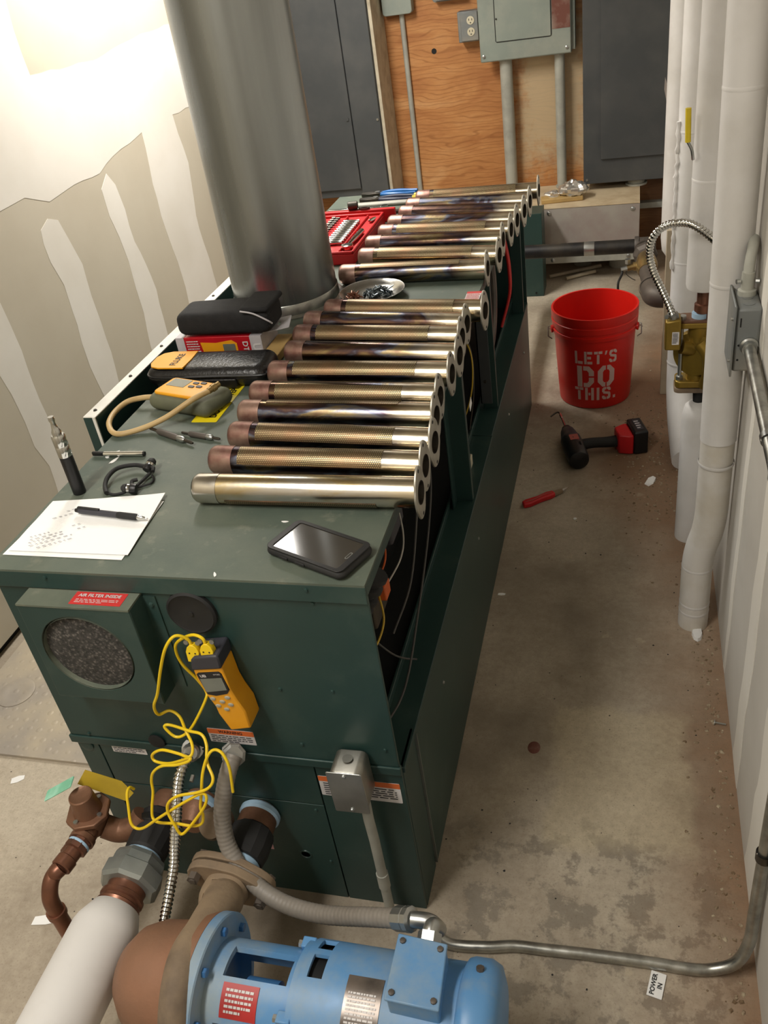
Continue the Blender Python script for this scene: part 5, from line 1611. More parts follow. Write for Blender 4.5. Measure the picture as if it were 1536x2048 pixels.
t = thing('insulated_riser', 'white insulated riser with an offset near the floor by the wall junction box', 'pipe', (.178, 1.815, 0))
pts = smooth_path([(.176, 1.815, .0005), (.176, 1.815, .10), (.176, 1.815, .19), (.181, 1.813, .245), (.192, 1.808, .30), (.197, 1.805, .36), (.197, 1.803, .45), (.197, 1.80, .6)], 8)
part('lower_jacket', MB().tube(pts, .0365, 30), WD, t, smooth=60, label='soiled lower jacket with an offset')
part('jacket', MB().tube([(.197, 1.80, .56), (.192, 1.80, 1.1), (.186, 1.80, 1.6), (.182, 1.80, ZC - .01)], .0385, 30), WI, t, smooth=60)
for z in (.05, .075, .19):
    seam_ring(t, (.176, 1.815, z), .0365)
for z, xx in ((.50, .197), (.92, .1935), (1.28, .1898)):
    seam_ring(t, (xx, 1.80, z), .0385)
part('plaster_scrap', MB().lathe([(.030, 0), (.026, .008), (.01, .010)], (.185, 1.772, .0005), (0, 0, 1), n=9, sq=.45), M['papersheet'], t)

t = thing('insulated_riser', 'white insulated riser with a bend at the floor behind the gold circulator', 'pipe', (.172, 2.75, 0))
pts = smooth_path([(.188, 2.55, .0005 + .045), (.184, 2.60, .06), (.176, 2.70, .11), (.172, 2.775, .17), (.171, 2.80, .25), (.171, 2.80, .40)], 8)
part('bend', MB().tube(pts, .0455, 30), WI, t, smooth=60)
part('jacket', MB().tube([(.171, 2.80, .36), (.171, 2.80, ZC - .01)], .0465, 30), WI, t, smooth=60)
for z in (.28, .62, 1.0):
    seam_ring(t, (.171, 2.80, z), .0465)
cr = []
for k in range(40):
    z = .60 + k * .011
    cr.append((.1255 + .005 * mnoise.noise(Vector((k * .7, 3, 1))), 2.782 + .006 * mnoise.noise(Vector((k * .5, 8, 1))), z))
part('torn_seam', MB().tube(cr, lambda s: .006 + .004 * mnoise.noise(Vector((s * 40, 0, 0))), 8), WI, t)

t = thing('insulated_riser', 'white insulated riser that stops above the gold circulator', 'pipe', (.178, 2.2, .76))
part('jacket', MB().lathe([(.030, 0), (.042, .003), (.0445, .012), (.0445, ZC - .765)], (.178, 2.20, .757), (0, 0, 1), n=30), WI, t, smooth=50)
part('copper_stub', MB().lathe([(.016, -.085), (.016, -.06), (.021, -.058), (.021, -.040), (.016, -.038), (.016, 0)], (.178, 2.20, .757), (0, 0, 1), n=20), M['copper'], t)
seam_ring(t, (.178, 2.20, 1.02), .0445)
t = thing('insulated_riser', 'short white insulated pipe stub rising from the floor to the gold circulator', 'pipe', (.180, 2.2, 0))
part('jacket', MB().lathe([(.040, .0005), (.040, .40), (.034, .43), (.018, .445)], (.183, 2.20, 0), (0, 0, 1), n=30), WI, t, smooth=50)
part('pipe_stub', MB().cyl((.183, 2.2, .44), (.180, 2.2, .488), .014, n=16), M['rubber'], t)
t = thing('insulated_riser', 'white insulated riser standing deepest in the corner by the gas elbow', 'pipe', (.15, 3.75, .3))
part('jacket', MB().lathe([(.020, 0), (.040, .03), (.046, .08), (.046, ZC - .31)], (.165, 3.75, .305), (0, 0, 1), n=28), WI, t, smooth=50)
part('stub', MB().cyl((.165, 3.75, .0005), (.165, 3.75, .31), .018, n=16), M['copper'], t)

solo('upright_board', MB().box(.118, .165, 3.10, 3.125, .0005, .62), M['beige'], 'beige board standing on end behind the gas elbow', 'board', (.14, 3.11, 0), bevel=.002)

# ball valve lever on the riser
t = thing('valve_lever', 'yellow coated ball valve lever on the white risers', 'lever', (0.1223, 2.14, 1.0992))
a, b, c = Vector((0.1143, 2.14, 1.1862)), Vector((0.1171, 2.14, 1.1164)), Vector((0.1256, 2.145, 1.0998))
part('grip', MB().tube([a, a.lerp(b, .5), b], .0065, 10), M['lever'], t)
part('stem', MB().tube(smooth_path([b, c, (0.1286, 2.15, 1.0878), (0.1315, 2.17, 1.0722)]), .0035, 8), M['zinc'], t)

# ------------------------------------------------------------------ gold circulator with its box
CC = Vector((.172, 2.20, .585))
t = thing('gold_circulator', 'gold painted circulator pump between two white insulated pipes', 'pump', (CC.x, CC.y, .49))
G2 = M['gold']
part('volute', MB().lathe([(.030, -.05), (.048, -.046), (.058, -.030), (.062, -.005), (.062, .010), (.056, .022), (.030, .026)], CC, (-.5, -.85, .1), n=36), G2, t, smooth=50)
part('rib', MB().tube(smooth_path([CC + Vector((.0, -.055, .05)), CC + Vector((.02, -.065, .02)), CC + Vector((.025, -.06, -.03)), CC + Vector((.02, -.04, -.075))]), .016, 14), G2, t)
part('top_flange', MB().at(Matrix.Translation((CC.x, CC.y, .668))).prism(rrect(.105, .060, .014, 5), -.006, .008), G2, t, bevel=.002)
part('flange_cover', MB().at(Matrix.Translation((CC.x, CC.y, .676))).prism(rrect(.10, .056, .014, 5), .0005, .006), M['bronze'], t)
part('neck', MB().cyl((CC.x, CC.y, .62), (CC.x, CC.y, .665), .026, n=20), G2, t)
part('neck', MB().cyl((CC.x, CC.y, .50), (CC.x, CC.y, .56), .026, n=20), G2, t)
part('bottom_flange', MB().at(Matrix.Translation((CC.x, CC.y, .505))).prism(rrect(.105, .060, .014, 5), -.008, .010), G2, t, bevel=.002)
part('lower_flange', MB().at(Matrix.Translation((CC.x, CC.y, .489))).prism(rrect(.108, .064, .014, 5), -.005, .006), M['dustiron'], t)
for s in (-1, 1):
    part('flange_bolt', MB().cyl((CC.x + s * .042, CC.y - .012, .48), (CC.x + s * .042, CC.y - .012, .69), .005, n=10).cyl((CC.x + s * .042, CC.y - .012, .682), (CC.x + s * .042, CC.y - .012, .692), .010, n=6).cyl((CC.x + s * .042, CC.y - .012, .515), (CC.x + s * .042, CC.y - .012, .525), .010, n=6), M['zinc'], t, smooth=20)
part('sealant', MB().cyl((CC.x, CC.y, .682), (CC.x, CC.y, .694), .020, n=18), M['lightblue'], t)
bxp = [(0.0879, 2.15, 0.6907), (0.1255, 2.15, 0.6958), (0.1274, 2.15, 0.6126), (0.0887, 2.15, 0.6137)]
mb = MB().loft([[(p[0], 2.15, p[2]) for p in bxp], [(p[0], 2.20, p[2]) for p in bxp]])
tb = part('terminal_box', mb, G2, t, bevel=.004)
part('box_label', MB().at(frame((0.1137, 2.1488, 0.6475), (1, 0, 0), (0, 0, 1))).prism(rrect(.017, .034, .001), 0, .0005), M['stickw'], tb)
part('label_print', lines(MB(), frame((0.1136, 2.148, 0.6479), (1, 0, 0), (0, 0, 1)), -.007, .007, -.014, .014, 8, .5, 41), M['ink'], tb, smooth=0)
part('mounting_arm', MB().cyl((.13, 2.18, .61), (.16, 2.19, .60), .018, n=14), G2, t)
t = thing('flexible_conduit', 'ribbed steel flexible conduit arching from the gold circulator behind the risers', 'conduit', (0.1068, 2.165, 0.7035))
corrug([(0.107, 2.165, 0.6982), (0.0949, 2.165, 0.7301), (0.0741, 2.165, 0.7761), (0.0537, 2.16, 0.8231), (0.0439, 2.15, 0.8702), (0.0504, 2.14, 0.909), (0.0706, 2.13, 0.9343), (0.0991, 2.11, 0.949), (0.1332, 2.08, 0.9525), (0.1744, 2.04, 0.9323), (0.1935, 2, 0.9177)], .0085, .0085, .0013, M['chrome'], 'hose', t)
part('connector', MB().cyl((0.1077, 2.17, 0.6855), (0.1043, 2.165, 0.7062), .014, n=12), M['zinc'], t)
part('connector_screw', MB().cyl((0.0935, 2.155, 0.7029), (0.0897, 2.15, 0.7051), .006, n=8), M['zinc'], t)

# ------------------------------------------------------------------ gas line
t = thing('gas_line', 'black iron gas pipe with brass cock running from the boiler to the corner', 'gas pipe', (.045, 3.6, .31))
zg = .308
part('pipe', MB().cyl((-.46, 3.9, zg), (.03, 3.9, zg), .0300, n=24), M['blackpipe'], t)
part('bare_band', MB().lathe([(.0303, -.022), (.0306, -.018), (.0306, .018), (.0303, .022)], (-.175, 3.9, zg), (1, 0, 0), n=24, cap0=False, cap1=False), M['zinc'], t)
part('boiler_drop', MB().tube(smooth_path([(-.46, 3.9, zg), (-.49, 3.88, zg), (-.50, 3.84, zg), (-.50, 3.75, zg), (-.50, 3.052, zg)]), .030, 20), M['blackpipe'], t)
part('tee', MB().lathe([(.039, -.004), (.041, 0), (.041, .014), (.036, .016), (.036, .075), (.020, .085)], (.02, 3.9, zg), (1, 0, 0), n=24).lathe([(.036, .0), (.036, .045), (.041, .047), (.041, .06)], (.058, 3.9, zg), (0, -1, 0), n=24), M['greyiron'], t)
part('union', MB().lathe([(.034, .055), (.034, .09), (.046, .095), (.050, .10), (.050, .128), (.044, .134), (.036, .14), (.036, .17)], (.058, 3.9, zg), (.02, -1, 0), n=8), M['greyiron'], t, smooth=20)
vb = part('gas_cock', MB().lathe([(.030, .165), (.036, .17), (.040, .20), (.044, .245), (.040, .29), (.034, .31), (.034, .33)], (.060, 3.9, zg), (.02, -1, 0), n=24).cyl((.06, 3.66, zg), (.012, 3.655, zg - .004), .018, n=16).cyl((.014, 3.655, zg - .004), (-.012, 3.65, zg - .008), .013, n=12), M['brass'], t, label='brass gas cock')
part('cock_nut', MB().cyl((-.010, 3.65, zg + .012), (-.010, 3.65, zg + .030), .012, n=6).cyl((-.012, 3.65, zg - .008), (-.036, 3.645, zg - .012), .010, n=6), M['zinc'], vb, smooth=0)
part('lever_handle', MB().tube(smooth_path([(-.030, 3.645, zg - .012), (-.034, 3.63, zg - .03), (-.046, 3.60, zg - .05), (-.046, 3.585, zg - .09)]), .005, 8).tube([(-.046, 3.585, zg - .085), (-.0455, 3.575, zg - .19)], .0065, 8), M['black'], vb, label='black lever handle')
part('nipple', MB().cyl((.066, 3.575, zg), (.082, 3.38, zg), .0315, n=24), M['greyiron'], t)
el = smooth_path([(.080, 3.40, zg), (.083, 3.35, zg), (.090, 3.322, zg), (.108, 3.305, zg), (.135, 3.302, zg), (.16, 3.302, zg)], 8)
part('elbow', MB().tube(el, .0425, 24).lathe([(.0455, -.006), (.0465, 0), (.0455, .008)], (.0805, 3.395, zg), (-.05, 1, 0), n=24, cap0=False, cap1=False), M['greyiron'], t, smooth=60)
part('wall_run', MB().cyl((.15, 3.302, zg), (.2385, 3.302, zg), .031, n=20), M['blackpipe'], t)

# ------------------------------------------------------------------ junction box on the right wall
t = thing('wall_junction_box', 'grey junction box on the right wall with conduit leaving towards the entrance', 'junction box', (.215, 1.70, .79))
part('box_body', MB().box(.194, .2395, 1.655, 1.757, .792, .922), M['greybox'], t, bevel=.006)
part('cover', MB().box(.190, .194, 1.648, 1.764, .785, .929), M['greybox'], t, bevel=.0015)
for y, z in ((1.662, .815), (1.662, .90)):
    part('cover_screw', MB().cyl((.190, y, z), (.1855, y, z), .004, n=8), M['zinc'], t)
for z in (.83, .86):
    part('screw_hole', MB().cyl((.203, 1.655, z - .012), (.203, 1.6546, z - .012), .0022, n=10), M['dark'], t)
part('cover_slot', MB().box(.202, .2045, 1.6545, 1.655, .885, .903), M['dark'], t)
for k in range(2):
    part('knockout', MB().lathe([(.011, 0), (.011, .0008), (.009, .0008)], (.217, 1.68 + k * .03, .922), (0, 0, 1), n=18), M['greybox'], t)
part('conduit_hub', MB().lathe([(.017, 0), (.017, .006), (.0135, .008), (.0135, .02)], (.221, 1.655, .848), (0, -1, 0), n=18), M['zinc'], t)
part('wall_conduit', MB().tube([(.221, 1.65, .848), (.221, 1.40, .838), (.221, .95, .828), (.221, .2, .82)], .0110, 16), M['emt'], t, smooth=60, label='steel conduit')
part('strap', MB().lathe([(.0135, 0), (.0135, .016)], (.221, 1.33, .836), (0, -1, 0), n=16, cap0=False, cap1=False).box(.232, .240, 1.315, 1.333, .79, .83), M['zinc'], t)
part('strap_screw', MB().lathe([(.009, 0), (.009, .004), (.005, .006)], (.2385, 1.325, .775), (-1, 0, .2), n=14).box(.2280, .240, 1.321, 1.329, .755, .775), M['zinc'], t)
part('top_connector', MB().lathe([(.017, 0), (.017, .010), (.012, .012), (.012, .045)], (.217, 1.725, .922), (0, 0, 1), n=18).tube(smooth_path([(.217, 1.725, .96), (.219, 1.735, .985), (.224, 1.755, 1.005), (.228, 1.785, 1.01)]), .010, 12), M['conduit'], t)
for s in (-1, 1):
    part('connector_screw', MB().cyl((.217 + s * .014, 1.722, .95), (.217 + s * .021, 1.72, .95), .005, n=8), M['zinc'], t)

# ------------------------------------------------------------------ red bucket
BC = Vector((-.122, 3.12, 0))
t = thing('bucket', 'red five gallon plastic bucket with white stencil lettering', 'bucket', BC)
HB, RB, RT = .362, .131, .152


def rad(z):
    return RB + (RT - RB) * z / HB


prof = [(RB - .006, .0005), (RB - .001, .003), (RB, .008)]
for z in (.06, .12, .18, .24, .275):
    prof.append((rad(z), z))
prof += [(rad(.276) + .006, .277), (rad(.29) + .006, .29), (rad(.29) + .002, .292), (rad(.302) + .002, .302), (rad(.303) + .006, .304), (rad(.325) + .006, .325), (rad(.326) + .003, .327),
         (rad(.34) + .005, .338), (rad(HB) + .004, HB), (rad(HB) - .003, HB), (rad(.335) - .004, .335), (RB - .004, .012), (.004, .008)]
part('pail', MB().lathe(prof, BC, (0, 0, 1), n=64), M['bucket'], t, smooth=40)
for s in (-1, 1):
    a = math.radians(-90 + s * 78)
    ux = Vector((math.cos(a), math.sin(a), 0))
    e = BC + ux * (rad(.285) + .006)
    part('ear', MB().lathe([(.014, 0), (.014, .006), (.007, .008)], e + Vector((0, 0, .285)), ux, n=16), M['bucket'], t)
    tn = Vector((-ux.y, ux.x, 0)) * s
    part('bail_end', MB().tube([e + ux * .008 + Vector((0, 0, .297)), e + ux * .016 + Vector((0, 0, .296)), e + ux * .018 - tn * .004 + Vector((0, 0, .260)), e + ux * .004 - tn * .01 + Vector((0, 0, .250))], .0022, 6), M['zinc'], t)
# wire bail lying down behind the rim
bp = []
for k in range(25):
    a = math.radians(-90 + 78 + (360 - 156) * k / 24)
    bp.append(BC + Vector((math.cos(a) * (rad(.285) + .022), math.sin(a) * (rad(.285) + .022), .283 - .07 * math.sin(PI * k / 24))))
part('bail', MB().tube(bp, .0022, 6), M['zinc'], t)

# stencil letters: strokes in a 0..1 cell with gaps, wrapped on the pail
HALF = [[(.38, 0), (.72, 0), (.60, .2), (.38, .2)], [(.72, 0), (1, .24), (.70, .30), (.60, .2)], [(1, .24), (1, .46), (.70, .46), (.70, .30)]]
RING = [[(.54, 0), (.72, 0), (.62, .2), (.54, .2)], [(.72, 0), (1, .24), (.70, .30), (.62, .2)], [(1, .24), (1, .5), (.70, .5), (.70, .30)]]
ST = {
    'L': [[(0, 0), (.30, 0), (.30, 1), (0, 1)], [(.38, 0), (1, 0), (1, .22), (.38, .22)]],
    'E': [[(0, 0), (.30, 0), (.30, 1), (0, 1)], [(.38, 0), (1, 0), (1, .2), (.38, .2)], [(.38, .4), (.85, .4), (.85, .6), (.38, .6)], [(.38, .8), (1, .8), (1, 1), (.38, 1)]],
    'T': [[(.34, 0), (.66, 0), (.66, .74), (.34, .74)], [(0, .8), (.46, .8), (.46, 1), (0, 1)], [(.54, .8), (1, .8), (1, 1), (.54, 1)]],
    "'": [[(.2, .7), (.6, .7), (.9, 1), (.4, 1)]],
    'S': [[(0, .62), (.28, .54), (.28, .78), (.46, .82), (.46, 1), (.15, .98), (0, .86)], [(.54, .82), (.72, .78), (.74, .7), (1, .7), (1, .86), (.85, .98), (.54, 1)],
          [(.1, .5), (.9, .36), (1, .44), (.9, .56), (.25, .66)], [(1, .4), (.72, .44), (.72, .22), (.54, .18), (.54, 0), (.85, .02), (1, .14)], [(.46, .18), (.28, .22), (.26, .3), (0, .3), (0, .14), (.15, .02), (.46, 0)]],
    'D': [[(0, 0), (.30, 0), (.30, 1), (0, 1)]] + HALF + [[(u, 1 - v) for u, v in q][::-1] for q in HALF],
    'O': [[(u, v) for u, v in q] for q in RING] + [[(u, 1 - v) for u, v in q][::-1] for q in RING] + [[(1 - u, v) for u, v in q][::-1] for q in RING] + [[(1 - u, 1 - v) for u, v in q] for q in RING],
    'H': [[(0, 0), (.30, 0), (.30, 1), (0, 1)], [(.70, 0), (1, 0), (1, 1), (.70, 1)], [(.38, .4), (.62, .4), (.62, .6), (.38, .6)]],
    'I': [[(.2, 0), (.8, 0), (.8, 1), (.2, 1)]],
    '.': [[(.2, 0), (.8, 0), (.8, .22), (.2, .22)]],
}
WID = {"'": .45, 'I': .5, '.': .5}


def stencil(word, zc, h, width, shear):
    tot = sum(WID.get(ch, 1.0) for ch in word) + .22 * (len(word) - 1)
    unit = width / tot
    x = -width / 2
    mb = MB()
    for ch in word:
        wch = WID.get(ch, 1.0) * unit
        for poly in ST[ch]:
            pts = []
            for i in range(len(poly)):
                p, q = poly[i], poly[(i + 1) % len(poly)]
                for k in range(3):
                    pts.append((p[0] + (q[0] - p[0]) * k / 3, p[1] + (q[1] - p[1]) * k / 3))
            L = [[], []]
            for u, v in pts:
                z = zc + (v - .5) * h
                a = math.radians(-86) + (x + u * wch) / RB
                for li, off in ((0, -.001), (1, .0009)):
                    r = rad(z) + off
                    L[li].append((BC.x + r * math.cos(a), BC.y + r * math.sin(a), z))
            mb.loft(L)
        x += wch + .22 * unit
    return part('stencil_lettering', mb, M['print_white'], t, smooth=0, label='white stencil word')


stencil("LET'S", .214, .050, .140, 0)
stencil('DO', .137, .086, .128, 0)
stencil('THIS.', .065, .052, .150, 0)

# ------------------------------------------------------------------ cordless driver, knife
t = thing('cordless_driver', 'red and black cordless impact driver lying on its side', 'drill', (-.10, 2.68, 0))
a, b = Vector((-.150, 2.555, .036)), Vector((-.212, 2.79, .040))
d = b - a
Ld = d.length
K = M['black']
part('motor_housing', MB().lathe([(.024, 0), (.033, .004), (.036, .018), (.036, .085), (.037, .10), (.036, .125)], a, d, n=28), K, t, smooth=45)
part('gear_case', MB().lathe([(.034, .122), (.0355, .126), (.0355, .140), (.031, .146), (.030, .165), (.024, .200), (.018, .208)], a, d, n=28), M['slate'], t, smooth=45)
part('chuck', MB().lathe([(.0165, .205), (.0165, .222), (.012, .228)], a, d, n=20), K, t)
part('bit', MB().lathe([(.004, .225), (.004, .30), (.0055, .302), (.0055, .325), (.003, .34)], a, d, n=6), M['chrome'], t, smooth=0)
part('bit_hook', MB().tube(smooth_path([a + d.normalized() * .335, a + d.normalized() * .345 + Vector((-.01, .0, .0)), a + d.normalized() * .335 + Vector((-.035, -.004, -.01))]), .003, 6), M['iron'], t)
h0, h1 = a.lerp(b, .40) + Vector((0, 0, -.002)), Vector((-.016, 2.695, .036))
part('handle', MB().tube(smooth_path([h0, h0.lerp(h1, .35) + Vector((0, .006, .003)), h0.lerp(h1, .7) + Vector((0, .002, .0)), h1]), lambda s: .022 - .004 * math.sin(min(1, s / .17) * PI), 16), M['rubber'], t, smooth=60)
part('trigger', MB().cyl(h0.lerp(h1, .28) + Vector((0, .016, 0)), h0.lerp(h1, .42) + Vector((0, .020, 0)), .010, n=12), K, t)
u = (h1 - h0).normalized()
F = frame(h1 + Vector((0, 0, -.0355)), u, (0, 0, 1) if False else Vector((-u.y, u.x, 0)))
part('battery_foot', MB().at(F).prism([(-.018, -.030), (.016, -.046), (.030, -.046), (.030, .046), (.016, .046), (-.018, .030)], .002, .074), M['redblow'], t, bevel=.005, label='red battery foot')
part('battery', MB().at(F).box(.030, .078, -.050, .054, .0005, .086), K, t, bevel=.006)
part('battery_label', MB().at(F @ Matrix.Translation((.056, .004, .0862))).prism(rrect(.022, .07, .002), 0, .0005), M['slate'], t)
part('label_print', lines(MB(), F @ Matrix.Translation((.056, .004, .0865)), -.008, .008, -.030, .030, 4, .4, 51), M['stickw'], t, smooth=0)
Fb = frame(a + d.normalized() * .105 + Vector((.004, -.002, .0355)), (d.y, -d.x, 0), d)
part('badge', MB().at(Fb).prism(rrect(.030, .034, .003), -.004, .0012), M['pinkish'], t, label='worn red badge')
for k in range(5):
    part('vent_slot', MB().at(frame(a + d.normalized() * .065 + Vector((.004, 0, .0335)), (d.y, -d.x, 0), d)).box(-.016 + k * .007, -.013 + k * .007, -.011, .009, -.003, .0012), M['dark'], t)

ka, kb = Vector((-.317, 2.328, .010)), Vector((-.174, 2.434, .010))
d = (kb - ka).normalized()
F = frame(ka, d, (-d.y, d.x, 0))
t = thing('utility_knife', 'red handled utility knife lying on the floor by the boiler', 'knife', ka.lerp(kb, .5) - Vector((0, 0, .01)))
mb = MB().at(F).prism([(0, -.010), (.02, -.016), (.06, -.012), (.10, -.013), (.118, -.010), (.118, .010), (.095, .014), (.06, .010), (.02, .014), (.004, .010)], -.0095, .008)
part('handle', mb, M['redblow'], t, bevel=.004)
part('rib', MB().at(F).tube(smooth_path([(.012, .0, .008), (.04, -.004, .0085), (.08, .002, .0085), (.11, .0, .008)]), .0015, 6), M['pinkish'], t)
part('nose', MB().at(F).prism([(.116, -.009), (.148, -.006), (.150, .004), (.116, .010)], -.006, .005), M['dustiron'], t, bevel=.001)
part('blade', MB().at(F).prism([(.148, -.006), (.178, .005), (.150, .006)], -.001, .001), M['chrome'], t, smooth=0)

# ------------------------------------------------------------------ back wall equipment
def bevbox(x0, x1, y0, y1, z0, z1):
    return MB().box(x0, x1, y0, y1, z0, z1)


t = thing('grey_cabinet', 'tall dark grey electrical cabinet behind the flue', 'cabinet', (-1.45, 4.65, .45))
part('body', bevbox(-1.725, -1.205, 4.515, 4.748, .452, 2.3), M['cab'], t, bevel=.002)
part('door', bevbox(-1.72, -1.352, 4.500, 4.514, .492, 2.28), M['cab'], t, bevel=.002)
part('trim', bevbox(-1.347, -1.207, 4.502, 4.514, .46, 2.28), M['cab'], t, bevel=.0015)
part('latch_screw', MB().cyl((-1.218, 4.502, .815), (-1.218, 4.497, .815), .006, n=10), M['chrome'], t)
part('hinge_knob', MB().cyl((-1.372, 4.500, .83), (-1.372, 4.494, .83), .008, n=10), M['cab'], t)
solo('wall_batten', bevbox(-1.2045, -1.188, 4.52, 4.7495, .40, 2.6), M['wood'], 'weathered timber batten beside the tall grey cabinet', 'batten', (-1.196, 4.63, .40), bevel=.002)

t = thing('breaker_panel', 'grey-green breaker panel with a brown primed strip on the plywood', 'panelboard', (-.50, 4.70, 1.0))
part('tub', bevbox(-.690, -.270, 4.66, 4.749, 1.005, 2.0), M['panel'], t)
part('cover', MB().box(-.712, -.285, 4.640, 4.660, .992, 2.0), M['panel'], t, bevel=.006)
part('door', bevbox(-.632, -.378, 4.6365, 4.640, 1.075, 1.98), M['panel'], t, bevel=.001)
part('door_gap', MB().at(frame((-.505, 4.6395, 1.525), (1, 0, 0), (0, 0, 1))).ringprism(rrect(.262, .908, .010, 4), rrect(.256, .902, .008, 4), 0, .0012), M['dark'], t)
part('brown_strip', bevbox(-.372, -.290, 4.6385, 4.6402, 1.10, 1.98), M['rustpanel'], t, label='brown primed strip')
for x, z in ((-.695, 1.018), (-.306, 1.018)):
    part('cover_screw', MB().lathe([(.008, 0), (.008, .004), (.004, .006)], (x, 4.640, z), (0, -1, 0), n=12), M['zinc'], t)
part('door_pin', MB().cyl((-.627, 4.6365, 1.17), (-.627, 4.633, 1.17), .004, n=8), M['iron'], t)

t = thing('grey_panel_box', 'dark scuffed grey panel box on the wall next to the white risers', 'panel box', (0, 4.70, .40))
part('body', bevbox(-.232, .222, 4.585, 4.749, .405, 2.1), M['cab'], t, bevel=.003)
part('door', bevbox(-.150, .200, 4.572, 4.585, .520, 2.05), M['cab'], t, bevel=.0015)
part('scuff', MB().at(frame((.172, 4.5718, .90), (1, 0, .25), (-.25, 0, 1))).prism([(-.012, -.05), (.0, -.055), (.010, -.01), (.014, .03), (.008, .06), (.0, .05), (-.006, .01), (-.016, -.02)], 0, .0008), M['mud'], t, smooth=0, label='white paint smear')
part('scuff', MB().at(frame((.155, 4.5718, .76), (1, 0, .2), (-.2, 0, 1))).prism([(-.008, -.09), (.004, -.09), (.010, .02), (.0, .10), (-.012, .05)], 0, .0005), M['trough'], t, smooth=0)
part('latch', MB().at(frame((.172, 4.572, .985), (1, 0, 0), (0, 0, 1))).ringprism(rrect(.024, .05, .002), rrect(.020, .046, .002), 0, .001), M['zinc'], t)
part('latch_tab', bevbox(.178, .196, 4.569, 4.572, .955, .972), M['zinc'], t)
part('bottom_conduit_hub', MB().cyl((.02, 4.66, .371), (.02, 4.66, .405), .040, n=24).cyl((.02, 4.66, .371), (.02, 4.66, .380), .052, n=24), M['conduit'], t)
for x in (-.215, ):
    part('rivet', MB().lathe([(.007, 0), (.005, .004)], (x, 4.585, .425), (0, -1, 0), n=10), M['zinc'], t)

t = thing('duplex_outlet', 'grey outlet box with an ivory duplex receptacle beside the breaker panel', 'outlet', (-.76, 4.70, 1.08))
part('box', bevbox(-.815, -.715, 4.675, 4.7495, 1.085, 1.215), M['greybox'], t, bevel=.004)
part('cover', bevbox(-.800, -.718, 4.668, 4.675, 1.090, 1.210), M['greybox'], t, bevel=.002)
for z in (1.128, 1.176):
    r_ = part('receptacle', MB().at(frame((-.752, 4.668, z), (1, 0, 0), (0, 0, 1))).prism(circle(.018, 20), 0, .003), M['bluepcb'], t, label='ivory receptacle face')
    for s in (-1, 1):
        part('slot', bevbox(-.752 + s * .007 - .0015, -.752 + s * .007 + .0015, 4.6645, 4.666, z - .001, z + .008), M['dark'], r_)
    part('ground_hole', MB().cyl((-.752, 4.6645, z - .010), (-.752, 4.666, z - .010), .003, n=8), M['dark'], r_)
part('entry_conduit', MB().cyl((-.72, 4.71, 1.17), (-.690, 4.71, 1.17), .014, n=14), M['conduit'], t)

t = thing('small_switch_box', 'grey box with rounded corners above the thin conduit', 'box', (-1.12, 4.70, 1.24))
part('cover', MB().at(frame((-1.105, 4.69, 1.315), (1, 0, 0), (0, 0, 1))).prism(rrect(.145, .16, .016, 5), -.058, .0), M['panel'], t, bevel=.003)
part('conduit', MB().cyl((-1.095, 4.735, .30), (-1.095, 4.735, 1.24), .0125, n=14), M['conduit'], t, label='thin grey conduit')
t = thing('upper_grey_box', 'grey box on the plywood above the outlet', 'box', (-.85, 4.70, 1.26))
part('cover', MB().at(frame((-.855, 4.69, 1.355), (1, 0, 0), (0, 0, 1))).prism(rrect(.15, .17, .010, 5), -.058, .0), M['greybox'], t, bevel=.003)
part('back_flange', MB().at(frame((-.855, 4.748, 1.355), (1, 0, 0), (0, 0, 1))).prism(rrect(.165, .185, .010, 5), 0, .003), M['greybox'], t)

# conduits dropping from the breaker panel to the trough
for x, r, lab in ((-.60, .030, 'thicker painted conduit dropping from the breaker panel'), (-.345, .024, 'thinner painted conduit dropping from the breaker panel')):
    t = thing('drop_conduit', lab, 'conduit', (x, 4.70, .372))
    part('pipe', MB().cyl((x, 4.70, .372), (x, 4.70, 1.004), r, n=22), M['conduit'], t)
    part('lock_nut', MB().cyl((x, 4.70, .985), (x, 4.70, 1.003), r * 1.25, n=8), M['conduit'], t)
    part('lock_nut', MB().cyl((x, 4.70, .372), (x, 4.70, .384), r * 1.3, n=8), M['conduit'], t)
part('bored_hole', MB().lathe([(.013, 0), (.0125, .0006), (.001, .0007)], (-.955, 4.7495, 1.055), (0, -1, 0), n=18), M['dark'], wb)
solo('wall_rail', bevbox(.03, .238, 4.70, 4.749, .235, .262), M['conduit'], 'pale horizontal strip on the back wall in the corner', 'strip', (.13, 4.72, .235))

# ------------------------------------------------------------------ wireway trough
t = thing('wireway', 'dusty galvanised wireway trough on the wall below the panels', 'wireway', (-.3, 4.55, .1))
part('front_cover', bevbox(-.70, .038, 4.345, 4.351, .105, .366), M['trough'], t, bevel=.0015)
part('body', bevbox(-.70, .036, 4.351, 4.749, .105, .362), M['trough'], t)
part('top_cover', bevbox(-.70, .038, 4.345, 4.749, .362, .370), M['dusty'], t, bevel=.001)
part('bottom_flange', bevbox(-.435, .042, 4.337, 4.345, .098, .140), M['conduit'], t, bevel=.001)
for x, z in ((-.385, .345), (.006, .340), (-.370, .115), (-.01, .118)):
    part('cover_screw', MB().lathe([(.011, 0), (.010, .003), (.005, .006)], (x, 4.3445 if z > .2 else 4.337, z), (0, -1, 0), n=14), M['zinc'], t)
part('stub_conduit', MB().cyl((-.05, 4.55, .0005), (-.05, 4.55, .105), .055, n=24), M['conduit'], t)
part('stub_conduit', MB().cyl((-.24, 4.60, .0005), (-.24, 4.60, .105), .045, n=24), M['conduit'], t)
part('stub_conduit', MB().cyl((-.60, 4.60, .0005), (-.60, 4.60, .105), .045, n=24), M['conduit'], t)

